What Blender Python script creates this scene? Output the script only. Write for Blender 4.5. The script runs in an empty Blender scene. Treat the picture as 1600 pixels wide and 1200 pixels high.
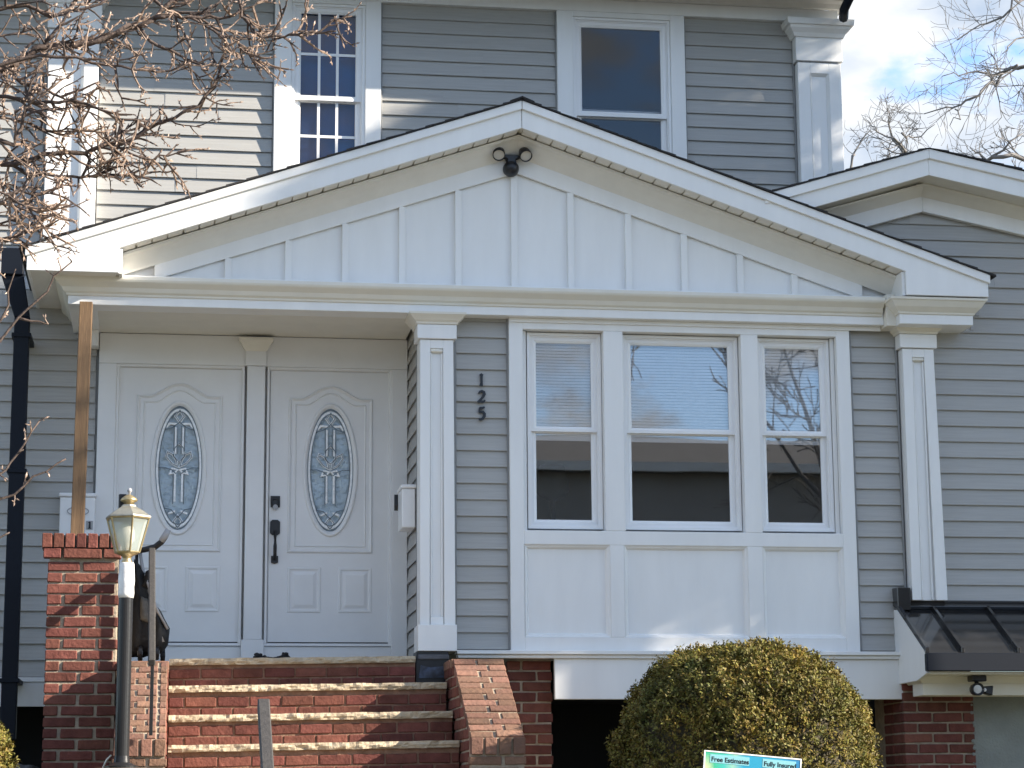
import bpy, bmesh, math, random
import numpy as np
from mathutils import Vector, Matrix, noise as mnoise
random.seed(7); np.random.seed(7)
sc = bpy.context.scene
COL = sc.collection
PI = math.pi

# ---------------------------------------------------------------- camera, sky, sun, exposure
cam_d = bpy.data.cameras.new('camera'); cam = bpy.data.objects.new('camera', cam_d); COL.objects.link(cam)
r = Vector((0.98866751, -0.14995082, -0.00716254)); u = Vector((-0.02111029, -0.18610661, 0.98230275)); f = Vector((0.1486301, 0.97101961, 0.18716306))
cam.matrix_world = Matrix(((r.x, u.x, -f.x, 0.0), (r.y, u.y, -f.y, -15.78), (r.z, u.z, -f.z, 0.0), (0, 0, 0, 1)))
cam_d.sensor_width = 36.0; cam_d.lens = 78.3; cam_d.clip_end = 3000
sc.camera = cam

SUN_EL, SUN_AZ = math.radians(25), math.radians(70)      # azimuth from the street side (-Y) towards +X
to_sun = Vector((math.cos(SUN_EL) * math.sin(SUN_AZ), -math.cos(SUN_EL) * math.cos(SUN_AZ), math.sin(SUN_EL)))
world = bpy.data.worlds.new('World'); sc.world = world; world.use_nodes = True
wn, wl = world.node_tree.nodes, world.node_tree.links
wn.clear()
out = wn.new('ShaderNodeOutputWorld'); bg = wn.new('ShaderNodeBackground'); sky = wn.new('ShaderNodeTexSky')
sky.sky_type = 'NISHITA'; sky.sun_disc = False; sky.sun_elevation = SUN_EL; sky.sun_rotation = math.atan2(to_sun.x, to_sun.y)
sky.air_density = 1.0; sky.altitude = 1500; sky.dust_density = 0.1; sky.ozone_density = 2.5
tc = wn.new('ShaderNodeTexCoord'); mp = wn.new('ShaderNodeMapping'); mp.inputs['Scale'].default_value = (1, 1, 2.0); mp.inputs['Location'].default_value = (0.1, -2.4, 2.9)
nz = wn.new('ShaderNodeTexNoise'); nz.inputs['Scale'].default_value = 13.0; nz.inputs['Detail'].default_value = 8; nz.inputs['Roughness'].default_value = 0.55; nz.inputs['Distortion'].default_value = 0.2
rp = wn.new('ShaderNodeValToRGB'); rp.color_ramp.elements[0].position = 0.44; rp.color_ramp.elements[1].position = 0.55
nz2 = wn.new('ShaderNodeTexNoise'); nz2.inputs['Scale'].default_value = 17.0; nz2.inputs['Detail'].default_value = 5
rp2 = wn.new('ShaderNodeValToRGB'); rp2.color_ramp.elements[0].position = 0.35; rp2.color_ramp.elements[1].position = 0.66
rp2.color_ramp.elements[0].color = (1.5, 1.8, 2.25, 1); rp2.color_ramp.elements[1].color = (2.75, 2.8, 2.85, 1)
mx = wn.new('ShaderNodeMixRGB')
wl.new(tc.outputs['Generated'], mp.inputs['Vector']); wl.new(mp.outputs[0], nz.inputs['Vector']); wl.new(mp.outputs[0], nz2.inputs['Vector'])
wl.new(nz.outputs['Fac'], rp.inputs['Fac']); wl.new(nz2.outputs['Fac'], rp2.inputs['Fac'])
wl.new(rp.outputs['Color'], mx.inputs['Fac']); wl.new(sky.outputs['Color'], mx.inputs['Color1']); wl.new(rp2.outputs['Color'], mx.inputs['Color2'])
wl.new(mx.outputs['Color'], bg.inputs['Color']); bg.inputs['Strength'].default_value = 0.086
wl.new(bg.outputs[0], out.inputs['Surface'])
sd = bpy.data.lights.new('sun', 'SUN'); sd.energy = 3.0; sd.angle = math.radians(0.5); sd.color = (1.0, 0.90, 0.76)
sun = bpy.data.objects.new('sun', sd); COL.objects.link(sun); sun.rotation_euler = to_sun.to_track_quat('Z', 'Y').to_euler()
vs = sc.view_settings; vs.view_transform = 'Standard'; vs.look = 'None'; vs.gamma = 1; vs.use_curve_mapping = False
vs.exposure = 2.2

# ---------------------------------------------------------------- materials
MATS = {}
def mat(name, col, rough=0.5, var=0.0, vscale=8.0, stretch=(1, 1, 1), bump=0.0, bscale=40.0, rnd=0.0, spec=0.5, col2=None, metal=0.0, island=0.0, hue=0.0, transl=0.0):
    m = bpy.data.materials.new(name); m.use_nodes = True; MATS[name] = m
    n, l = m.node_tree.nodes, m.node_tree.links
    b = n['Principled BSDF']; b.inputs['Roughness'].default_value = rough; b.inputs['Metallic'].default_value = metal
    b.inputs['Specular IOR Level'].default_value = spec
    tc = n.new('ShaderNodeTexCoord'); mp = n.new('ShaderNodeMapping'); mp.inputs['Scale'].default_value = stretch
    l.new(tc.outputs['Object'], mp.inputs['Vector'])
    vec = mp.outputs[0]
    if rnd or island:
        oi = n.new('ShaderNodeObjectInfo'); ad = n.new('ShaderNodeVectorMath'); ad.operation = 'ADD'
        sc_ = n.new('ShaderNodeMath'); sc_.operation = 'MULTIPLY'; sc_.inputs[1].default_value = 37.0
        l.new(oi.outputs['Random'], sc_.inputs[0]); l.new(vec, ad.inputs[0]); l.new(sc_.outputs[0], ad.inputs[1]); vec = ad.outputs[0]
    c = n.new('ShaderNodeRGB'); c.outputs[0].default_value = (*col, 1); cur = c.outputs[0]
    if col2 or var:
        t = n.new('ShaderNodeTexNoise'); t.inputs['Scale'].default_value = vscale; t.inputs['Detail'].default_value = 6; t.inputs['Roughness'].default_value = 0.6
        l.new(vec, t.inputs['Vector'])
        ra = n.new('ShaderNodeMapRange'); ra.inputs[1].default_value = 0.3; ra.inputs[2].default_value = 0.7; l.new(t.outputs['Fac'], ra.inputs[0])
        mx = n.new('ShaderNodeMixRGB'); l.new(ra.outputs[0], mx.inputs[0])
        if col2:
            mx.inputs[1].default_value = (*col, 1); mx.inputs[2].default_value = (*col2, 1)
        else:
            mx.inputs[1].default_value = (*[x * (1 - var) for x in col], 1); mx.inputs[2].default_value = (*[min(1, x * (1 + var)) for x in col], 1)
        cur = mx.outputs[0]
    if rnd or island or hue:
        if island:
            g = n.new('ShaderNodeNewGeometry'); ro = g.outputs['Random Per Island']; amt = island
        else:
            ro = oi.outputs['Random']; amt = rnd
        hs = n.new('ShaderNodeHueSaturation'); l.new(cur, hs.inputs['Color'])
        mr = n.new('ShaderNodeMapRange'); mr.inputs[3].default_value = 1 - amt; mr.inputs[4].default_value = 1 + amt; l.new(ro, mr.inputs[0]); l.new(mr.outputs[0], hs.inputs['Value'])
        if hue:
            m2 = n.new('ShaderNodeMath'); m2.operation = 'MULTIPLY'; m2.inputs[1].default_value = 7.31; l.new(ro, m2.inputs[0])
            m3 = n.new('ShaderNodeMath'); m3.operation = 'FRACT'; l.new(m2.outputs[0], m3.inputs[0])
            m4 = n.new('ShaderNodeMapRange'); m4.inputs[3].default_value = 0.5 - hue; m4.inputs[4].default_value = 0.5 + hue; l.new(m3.outputs[0], m4.inputs[0]); l.new(m4.outputs[0], hs.inputs['Hue'])
        cur = hs.outputs[0]
    l.new(cur, b.inputs['Base Color'])
    if bump:
        t2 = n.new('ShaderNodeTexNoise'); t2.inputs['Scale'].default_value = bscale; t2.inputs['Detail'].default_value = 5; l.new(vec, t2.inputs['Vector'])
        bp = n.new('ShaderNodeBump'); bp.inputs['Strength'].default_value = bump; bp.inputs['Distance'].default_value = 0.01
        l.new(t2.outputs['Fac'], bp.inputs['Height']); l.new(bp.outputs[0], b.inputs['Normal'])
    if transl:
        tr = n.new('ShaderNodeBsdfTranslucent'); l.new(cur, tr.inputs[0]); ms = n.new('ShaderNodeMixShader'); ms.inputs[0].default_value = transl
        l.new(b.outputs[0], ms.inputs[1]); l.new(tr.outputs[0], ms.inputs[2]); l.new(ms.outputs[0], n['Material Output'].inputs[0])
    return m

def glass_mat(name, tint=(1, 1, 1), boost=1.5, bump=0.0, rough=0.01):
    m = bpy.data.materials.new(name); m.use_nodes = True; n, l = m.node_tree.nodes, m.node_tree.links
    n.clear(); o = n.new('ShaderNodeOutputMaterial'); ms = n.new('ShaderNodeMixShader'); t = n.new('ShaderNodeBsdfTransparent'); g = n.new('ShaderNodeBsdfGlossy')
    t.inputs[0].default_value = (*tint, 1); g.inputs['Roughness'].default_value = rough
    fr = n.new('ShaderNodeFresnel'); fr.inputs[0].default_value = 1.52; mu = n.new('ShaderNodeMath'); mu.operation = 'MULTIPLY'; mu.inputs[1].default_value = boost; mu.use_clamp = True
    l.new(fr.outputs[0], mu.inputs[0]); l.new(mu.outputs[0], ms.inputs[0]); l.new(t.outputs[0], ms.inputs[1]); l.new(g.outputs[0], ms.inputs[2]); l.new(ms.outputs[0], o.inputs[0])
    tc = n.new('ShaderNodeTexCoord'); nz = n.new('ShaderNodeTexNoise'); nz.inputs['Scale'].default_value = 1.6 if not bump else 26; nz.inputs['Detail'].default_value = 1; l.new(tc.outputs['Object'], nz.inputs['Vector'])
    b = n.new('ShaderNodeBump'); b.inputs['Strength'].default_value = bump or 0.02; b.inputs['Distance'].default_value = 0.02; l.new(nz.outputs[0], b.inputs['Height']); l.new(b.outputs[0], g.inputs['Normal'])
    return m

M_WHITE = mat('white_trim_paint', (.80, .80, .79), .42, var=.035, vscale=4.0, stretch=(1.6, 1.6, .35), bump=.04, bscale=25)
M_VINYL = mat('white_vinyl', (.82, .82, .82), .32, var=.02, vscale=5)
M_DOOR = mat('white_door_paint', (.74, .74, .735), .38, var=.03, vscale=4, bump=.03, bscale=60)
M_SOFFIT = mat('soffit_vinyl', (.77, .75, .70), .5, var=.04, vscale=6)
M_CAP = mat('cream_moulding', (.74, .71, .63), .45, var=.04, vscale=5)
M_SIDING = mat('grey_vinyl_siding', (.372, .366, .348), .40, var=.07, vscale=5, stretch=(.6, 1, 14), bump=.10, bscale=16, rnd=.035, spec=.5)
M_JCH = mat('grey_channel', (.24, .245, .245), .45)
M_SHINGLE = mat('dark_shingle', (.028, .026, .027), .9, var=.4, vscale=30, bump=.5, bscale=90)
M_BRICK = mat('red_brick', (.146, .053, .040), .85, var=.25, vscale=14, bump=.6, bscale=45, rnd=.24, hue=.006, spec=.2)
M_BRICKD = mat('weathered_brick', (.225, .120, .084), .88, col2=(.15, .09, .065), vscale=9, bump=.8, bscale=38, rnd=.30, hue=.008, spec=.2)
M_MORTAR = mat('mortar', (.35, .29, .22), .95, var=.25, vscale=16, bump=.6, bscale=60, spec=.1)
M_MORTARD = mat('stained_mortar', (.24, .145, .10), .95, var=.3, vscale=12, bump=.6, bscale=60, spec=.1)
M_STONE = mat('limestone_tread', (.44, .36, .255), .9, var=.22, vscale=11, bump=.9, bscale=34, spec=.2)
M_STUCCO = mat('grey_stucco', (.27, .29, .275), .95, var=.14, vscale=4, bump=.8, bscale=70, spec=.2)
M_BLACKMETAL = mat('black_metal_roof', (.020, .020, .021), .10, var=.12, vscale=3, spec=1.0)
M_BLACK = mat('black_paint', (.012, .012, .014), .40, var=.3, vscale=10)
M_DARKIRON = mat('dark_iron', (.018, .018, .019), .3, spec=.3, bump=.08, bscale=40)
M_NAVY = mat('dark_navy_downspout', (.006, .009, .016), .55, spec=.2)
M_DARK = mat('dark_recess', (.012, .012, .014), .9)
M_ROOM = mat('room_wall', (.34, .33, .32), .9)
M_BLIND = mat('white_blind', (.90, .90, .90), .5)
M_GLASS = glass_mat('window_glass', boost=2.7)
M_GLASS1 = glass_mat('old_window_glass', boost=.8)
M_DGLASS = glass_mat('bevelled_door_glass', tint=(.80, .86, .90), boost=2.2, bump=.35, rough=.08)
M_BEVEL = mat('glass_bevel', (.84, .88, .90), .18, spec=.8, var=.2, vscale=30)
M_CAME = mat('lead_came', (.16, .19, .21), .35, metal=.4)
M_SKYBACK = mat('door_glass_backing', (.74, .80, .84), .5, col2=(.46, .52, .56), vscale=9)  # pale panel behind the door glass; sky reflection put into its colour
M_WOOD = mat('treated_timber', (.185, .112, .055), .75, col2=(.115, .068, .036), vscale=7, stretch=(6, 6, .5), bump=.25, bscale=20)
M_RAIL = mat('weathered_grey_rail', (.045, .041, .038), .7, var=.3, vscale=18, stretch=(3, 3, 1), bump=.3, bscale=50)
M_BRASS = mat('aged_brass', (.42, .33, .18), .38, metal=.7, var=.25, vscale=20)
M_PEWTER = mat('lantern_roof_metal', (.34, .33, .28), .42, metal=.6, var=.2, vscale=15)
M_TAPE = mat('pale_tape', (.72, .71, .70), .35, var=.12, vscale=16, bump=.6, bscale=22)
M_BULB = mat('milky_bulb', (.78, .76, .66), .3)
M_LENS = mat('lamp_lens', (.62, .60, .56), .25)
M_CLOTH = mat('black_fabric', (.007, .007, .008), .75, var=.35, vscale=10, bump=.8, bscale=18)
M_GREYCLOTH = mat('faded_grey_fabric', (.10, .095, .085), .8, var=.3, vscale=12, bump=.6, bscale=20)
M_GREY = mat('grey_plastic', (.35, .35, .36), .4)
M_LEAF = mat('boxwood_leaf', (.215, .155, .028), .6, col2=(.054, .070, .017), vscale=4.5, island=.5, hue=.03, spec=.28, transl=.10)
M_BARKT = mat('shaded_branch_bark', (.075, .052, .042), .8, var=.4, vscale=40, bump=.5, bscale=80)  # shade-side darkness of the limbs put into the bark colour
M_TWG = mat('sunlit_twig_bark', (.21, .145, .105), .6, var=.45, vscale=25, bump=.4, bscale=80)  # sun highlights on the twigs put into a paler bark colour
M_BUD = mat('twig_bud', (.36, .26, .20), .6, island=.4)
M_BARK = mat('grey_bark', (.12, .10, .085), .9, var=.3, vscale=12, bump=.5, bscale=30)
M_GRASS = mat('winter_lawn', (.095, .08, .048), .95, col2=(.06, .07, .035), vscale=2.5, bump=.8, bscale=60)
M_ASPHALT = mat('asphalt', (.05, .05, .052), .9, var=.2, vscale=40, bump=.4, bscale=120)
M_CONC = mat('concrete', (.42, .40, .36), .9, var=.12, vscale=5, bump=.3, bscale=60)
M_ROCK = mat('grey_rock', (.10, .10, .11), .9, var=.3, vscale=6, bump=.8, bscale=12)
M_TAN = mat('tan_clapboard', (.40, .385, .37), .8, var=.08, vscale=3)
M_ROOF2 = mat('grey_shingle', (.19, .185, .18), .9, var=.2, vscale=3)
M_NUM = mat('black_numeral', (.010, .012, .018), .35)

# ---------------------------------------------------------------- object helpers
INV = {}
def tag(o, label=None, cat=None, group=None, kind=None):
    if label: o['label'] = label
    if cat: o['category'] = cat
    if group: o['group'] = group
    if kind: o['kind'] = kind
    return o
def thing(name, loc, label, cat, group=None):
    o = bpy.data.objects.new(name, None); COL.objects.link(o); o.location = loc; o.empty_display_size = .1
    INV[o.name] = Matrix.Translation(-Vector(loc))
    return tag(o, label, cat, group)
def link(o, parent=None):
    COL.objects.link(o)
    if parent:
        o.parent = parent
        if parent.name in INV: o.matrix_parent_inverse = INV[parent.name]
    return o

class MB:
    def __init__(s): s.v = []; s.f = []
    def add(s, vs, fs):
        k = len(s.v); s.v += [tuple(p) for p in vs]; s.f += [tuple(i + k for i in q) for q in fs]; return s
    def box(s, x0, x1, y0, y1, z0, z1):
        return s.add([(x0, y0, z0), (x1, y0, z0), (x1, y1, z0), (x0, y1, z0), (x0, y0, z1), (x1, y0, z1), (x1, y1, z1), (x0, y1, z1)],
                     [(0, 3, 2, 1), (4, 5, 6, 7), (0, 1, 5, 4), (1, 2, 6, 5), (2, 3, 7, 6), (3, 0, 4, 7)])
    def prism(s, poly, a, b, ax='y'):
        n = len(poly); m = {'y': lambda p, t: (p[0], t, p[1]), 'x': lambda p, t: (t, p[0], p[1]), 'z': lambda p, t: (p[0], p[1], t)}[ax]
        vs = [m(p, a) for p in poly] + [m(p, b) for p in poly]
        return s.add(vs, [tuple(range(n)), tuple(range(2 * n - 1, n - 1, -1))] + [(i, i + n, (i + 1) % n + n, (i + 1) % n) for i in range(n)])
    def ring(s, path, prof, closed=True, ax='y'):
        """sweep profile [(offset outward, depth)] along a path in the XZ plane with mitred corners"""
        n = len(path); P = [Vector((p[0], p[1])) for p in path]; N = []
        for i in range(n):
            a, b, c = P[i - 1], P[i], P[(i + 1) % n]
            if not closed and i == 0: a = b + (b - c)
            if not closed and i == n - 1: c = b + (b - a)
            d1 = (b - a).normalized(); d2 = (c - b).normalized()
            n1 = Vector((d1.y, -d1.x)); n2 = Vector((d2.y, -d2.x)); k = n1 + n2
            if k.length < 1e-6: k = n1
            k = k.normalized(); N.append(k / max(.3, k.dot(n1)))
        m = len(prof); vs = []
        for i in range(n):
            for o, y in prof:
                q = P[i] + N[i] * o; vs.append((q.x, y, q.y) if ax == 'y' else ((y, q.x, q.y) if ax == 'x' else (q.x, q.y, y)))
        fs = []
        for i in range(n if closed else n - 1):
            j = (i + 1) % n
            for q in range(m - 1): fs.append((i * m + q, j * m + q, j * m + q + 1, i * m + q + 1))
        if not closed:
            fs.append(tuple(range(m))); fs.append(tuple((n - 1) * m + q for q in range(m - 1, -1, -1)))
        return s.add(vs, fs)
    def tube(s, pts, rad, n=8, cap=True):
        P = [Vector(p) for p in pts]; R = rad if isinstance(rad, (list, tuple)) else [rad] * len(P); vs = []
        up = Vector((.13, .21, .97))
        for i, p in enumerate(P):
            d = (P[min(i + 1, len(P) - 1)] - P[max(i - 1, 0)])
            if d.length < 1e-9: d = Vector((0, 0, 1))
            d.normalize(); a = d.cross(up)
            if a.length < .05: a = d.cross(Vector((1, 0, 0)))
            a.normalize(); b = d.cross(a)
            for k in range(n):
                t = 2 * PI * k / n; vs.append(p + a * (math.cos(t) * R[i]) + b * (math.sin(t) * R[i]))
        fs = [(i * n + k, i * n + (k + 1) % n, (i + 1) * n + (k + 1) % n, (i + 1) * n + k) for i in range(len(P) - 1) for k in range(n)]
        if cap: fs += [tuple(range(n - 1, -1, -1)), tuple((len(P) - 1) * n + k for k in range(n))]
        return s.add(vs, fs)
    def lathe(s, prof, c, n=20, rot=0.0, axis='z'):
        vs = []
        for rr, z in prof:
            for k in range(n):
                t = 2 * PI * k / n + rot; a, b = rr * math.cos(t), rr * math.sin(t)
                vs.append((c[0] + a, c[1] + b, c[2] + z) if axis == 'z' else (c[0] + a, c[1] + z, c[2] + b))
        m = len(prof)
        fs = [(i * n + k, i * n + (k + 1) % n, (i + 1) * n + (k + 1) % n, (i + 1) * n + k) for i in range(m - 1) for k in range(n)]
        fs += [tuple(range(n - 1, -1, -1)), tuple((m - 1) * n + k for k in range(n))]
        return s.add(vs, fs)
    def mesh(s, name, m, bevel=0.0, smooth=False, seg=1):
        me = bpy.data.meshes.new(name); bm = bmesh.new()
        V = [bm.verts.new(p) for p in s.v]
        for q in s.f:
            q = list(dict.fromkeys(q))
            if len(q) < 3: continue
            try: bm.faces.new([V[i] for i in q])
            except ValueError: pass
        bmesh.ops.recalc_face_normals(bm, faces=bm.faces)
        if bevel:
            bm.normal_update()
            es = [e for e in bm.edges if len(e.link_faces) == 2 and e.calc_face_angle(0) > .5]
            bmesh.ops.bevel(bm, geom=es, offset=bevel, segments=seg, affect='EDGES', clamp_overlap=True)
        bm.to_mesh(me); bm.free(); me.materials.append(m)
        if smooth:
            for p in me.polygons: p.use_smooth = True
        return me
    def build(s, name, m, parent=None, bevel=0.0, smooth=False, seg=1):
        return link(bpy.data.objects.new(name, s.mesh(name, m, bevel, smooth, seg)), parent)

def box(name, m, parent, x0, x1, y0, y1, z0, z1, bevel=.003):
    return MB().box(x0, x1, y0, y1, z0, z1).build(name, m, parent, bevel)
def rect(x0, x1, z0, z1): return [(x0, z0), (x1, z0), (x1, z1), (x0, z1)]
def group_part(name, m, parent, mb=None): return (mb or MB()).build(name, m, parent)

# siding planks: one lap profile, meshes shared by length
PITCH = .1193
PLK = {}
def plank_mesh(L):
    L = round(L, 2)
    if L not in PLK:
        p = PITCH
        prof = [(.004, p + .012), (-.003, p + .010), (-.0075, p * .74), (-.0135, p * .42), (-.0185, p * .12), (-.0208, .004), (-.0198, 0.0), (-.0160, 0.0005), (-.0145, .011), (.004, .011)]
        mb = MB(); n = len(prof); vs = []; K = max(2, int(L / .35) + 1)
        for i in range(K + 1):
            w = .0012 * math.sin(i * 2.1 + L * 5)
            for y, z in prof: vs.append((L * i / K, y + w * (z / p), z))
        fs = [(i * n + q, (i + 1) * n + q, (i + 1) * n + (q + 1) % n, i * n + (q + 1) % n) for i in range(K) for q in range(n)]
        fs += [tuple(range(n)), tuple(K * n + q for q in range(n - 1, -1, -1))]
        PLK[L] = mb.add(vs, fs).mesh('siding_plank', M_SIDING)
    return PLK[L]
def planks(parent, x0, x1, z0, z1, y, limit=None):
    """rows of planks from z0 up; limit(z) may return a clipped (x0, x1)"""
    z = z0
    while z < z1:
        a, b = x0, x1
        if limit:
            lm = limit(z + PITCH * .5)
            if lm is None: break
            a, b = max(a, lm[0]), min(b, lm[1])
        if b - a > 1.0:
            c = a + (b - a) * random.uniform(.25, .75)
            for q0, q1, dy in ((a, c + .02, 0), (c, b, -.0022)):
                o = bpy.data.objects.new('siding_plank', plank_mesh(q1 - q0)); link(o, parent); o.location = (q0, y + dy + random.uniform(-.0006, .0006), z)
        elif b - a > .06:
            o = bpy.data.objects.new('siding_plank', plank_mesh(b - a)); link(o, parent); o.location = (a, y + random.uniform(-.0006, .0006), z)
            o.rotation_euler = (0, random.uniform(-.0004, .0004), 0)
        z += PITCH
BRK = {}
def brick_mesh(size, m, v):
    k = (tuple(round(q, 3) for q in size), m.name, v)
    if k not in BRK:
        sx, sy, sz = [q / 2 for q in size]; rs = random.Random(hash(k[0]) + v * 17)
        mb = MB().box(-sx, sx, -sy, sy, -sz, sz); mb.v = [(x + rs.uniform(-.003, .003), yy + rs.uniform(-.002, .002), z + rs.uniform(-.0025, .0025)) for x, yy, z in mb.v]
        BRK[k] = mb.mesh('brick', m, bevel=.0045)
    return BRK[k]
def brick(parent, c, size, m, rot=None):
    o = bpy.data.objects.new('brick', brick_mesh(size, m, random.randint(0, 2))); link(o, parent); o.location = c
    o.rotation_euler = rot or (random.uniform(-.006, .006), random.uniform(-.006, .006), random.uniform(-.006, .006)); return o
def brick_wall(parent, x0, x1, z0, z1, yf, m=None, pz=.0743, L=.205, jv=.017, jh=.0125, dep=.095, phase=0, tilt=0.0):
    m = m or M_BRICK; z = z1; row = phase
    while z - pz > z0 - .02:
        x = x0 - (0 if row % 2 == 0 else (L + jv) / 2)
        while x < x1 - .012:
            a, b = max(x, x0), min(x + L, x1)
            if b - a > .025:
                cx = (a + b) / 2
                brick(parent, (cx, yf + dep / 2 + random.uniform(-.004, .003), z - pz / 2 + tilt * cx), (b - a, dep, pz - jh), m, (0, -tilt + random.uniform(-.008, .008), random.uniform(-.006, .006)))
            x += L + jv
        z -= pz; row += 1

# ---------------------------------------------------------------- setting: ground, street
def sheet(name, m, x0, x1, prof, nx=40, jit=0.0):
    mb = MB(); vs = []; fs = []
    for i in range(nx + 1):
        x = x0 + (x1 - x0) * i / nx
        for y, z in prof: vs.append((x, y, z + (mnoise.noise(Vector((x * .4, y * .4, 0))) * jit)))
    n = len(prof)
    for i in range(nx):
        for j in range(n - 1): fs.append((i * n + j, (i + 1) * n + j, (i + 1) * n + j + 1, i * n + j + 1))
    return mb.add(vs, fs).build(name, m, None, smooth=True)
tag(sheet('ground', M_GRASS, -400, 400, [(-900, -1.9), (-60, -1.72), (-30, -1.66), (-21.5, -1.62), (-21.2, -1.75), (-12.2, -1.75), (-11.9, -1.60), (-9.9, -1.52), (-8.6, -1.35), (-7, -.75), (-5.4, -.20), (-4.2, -.07), (-2, -.05), (6, -.05), (30, -.1), (900, -.4)], 60), kind='structure')
tag(MB().box(-400, 400, -21.0, -12.4, -1.80, -1.72).build('road', M_ASPHALT), kind='structure')
tag(MB().box(-120, 120, -12.4, -12.22, -1.75, -1.585).build('kerb', M_CONC, None, .01), kind='structure')
tag(MB().box(-120, 120, -11.6, -10.2, -1.60, -1.50).build('pavement', M_CONC), kind='structure')
tag(MB().box(.1, 1.7, -5.2, -1.45, -.10, -.02).build('path', M_CONC, None, .006), kind='structure')

# ================================================================ the house
house = thing('house', (2.4, .8, -.05), 'grey sided two storey house with white trim, gabled porch, two white doors and triple window', 'house')
XA = 2.442                                                       # ridge of the porch gable
def part(name, m=M_WHITE): return MB().box(0, 0, 0, 0, 0, 0)

# ---- upper wall
uw = MB().box(-4.5, 5.40, 1.715, 9.5, 3.4, 6.72).build('upper_wall', M_JCH, house)
def above_roof(x0, x1):
    return min(5.09 - .345 * abs(x - XA) for x in (x0, x1)) - .28
ZU = 6.55
def up_seg(x0, x1):
    zb = above_roof(x0, x1); k = math.ceil((ZU - zb) / PITCH); planks(uw, x0, x1, ZU - k * PITCH, ZU - .02, 1.715)
up_seg(-2.6, -1.10); up_seg(-.665, .72); up_seg(1.615, 3.065); up_seg(4.165, 5.105)
for x in (.722, 1.600, 3.058, 4.158, 5.098):
    box('corner_channel', M_JCH, uw, x, x + .014, 1.685, 1.714, 4.2, 6.55, .002)
fb = box('frieze_board', M_WHITE, house, -4.5, 5.50, 1.655, 1.714, 6.552, 6.66)
MB().ring([(-4.5, 1.655), (5.50, 1.655), (5.50, 9.0)], [(0, 6.66), (.03, 6.665), (.05, 6.70), (.09, 6.72), (.10, 6.75), (0, 6.75)], closed=False, ax='z').build('crown_moulding', M_SOFFIT, fb)
box('soffit_board', M_SOFFIT, fb, -4.5, 5.85, 1.22, 1.60, 6.755, 6.775)
mr = MB().prism([(1.12, 6.72), (1.22, 6.72), (1.22, 6.78), (5.5, 8.6), (9.7, 6.78), (9.7, 6.7), (9.6, 6.7), (5.5, 8.48), (1.3, 6.66)], -4.7, 5.62, 'x').build('main_roof', M_SHINGLE, house)
MB().prism([(1.0, 6.68), (1.11, 6.68), (1.11, 6.82), (.98, 6.82)], -4.7, 5.60, 'x').build('gutter', M_NAVY, mr, .006)
MB().tube([(5.44, 1.05, 6.72), (5.45, 1.1, 6.60), (5.43, 1.25, 6.52), (5.47, 1.40, 6.50)], .04, 8).build('gutter_leader', M_NAVY, mr, smooth=True)

def pilaster(cx, w, zbot, lean=0.0):
    """fluted upper pilaster: shaft with recessed panel, neck block and crown cap"""
    h = w / 2; yb = 1.714; yf = 1.600
    p = MB().box(cx - h, cx + h, yf + .03, yb, zbot, 6.17).build('pilaster', M_WHITE, house, .003)
    pw = .082
    for a, b in ((cx - h, cx - pw), (cx + pw, cx + h)): box('stile', M_WHITE, p, a, b, yf, yf + .029, zbot, 6.17)
    box('top_rail', M_WHITE, p, cx - pw, cx + pw, yf, yf + .029, 6.075, 6.17)
    MB().ring(rect(cx - pw, cx + pw, zbot - .2, 6.075), [(0, yf), (-.012, yf + .016), (-.02, yf + .029)]).build('panel_bead', M_WHITE, p)
    nk = box('neck_block', M_WHITE, p, cx - h - .016, cx + h + .016, yf - .016, yb, 6.18, 6.385)
    x0, x1, y0 = cx - h - .016, cx + h + .016, yf - .016
    MB().ring([(x0, yb), (x0, y0), (x1, y0), (x1, yb)], [(0, 6.385), (.012, 6.39), (.025, 6.42), (.055, 6.455), (.06, 6.475), (.082, 6.48), (.088, 6.53), (0, 6.53)], closed=False, ax='z').build('capital', M_WHITE, nk)
    MB().box(x0, x1, y0 + .001, yb, 6.386, 6.529).build('cap_core', M_WHITE, nk)
pilaster(5.305, .375, 4.3); pilaster(-.875, .395, 3.6)

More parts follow.
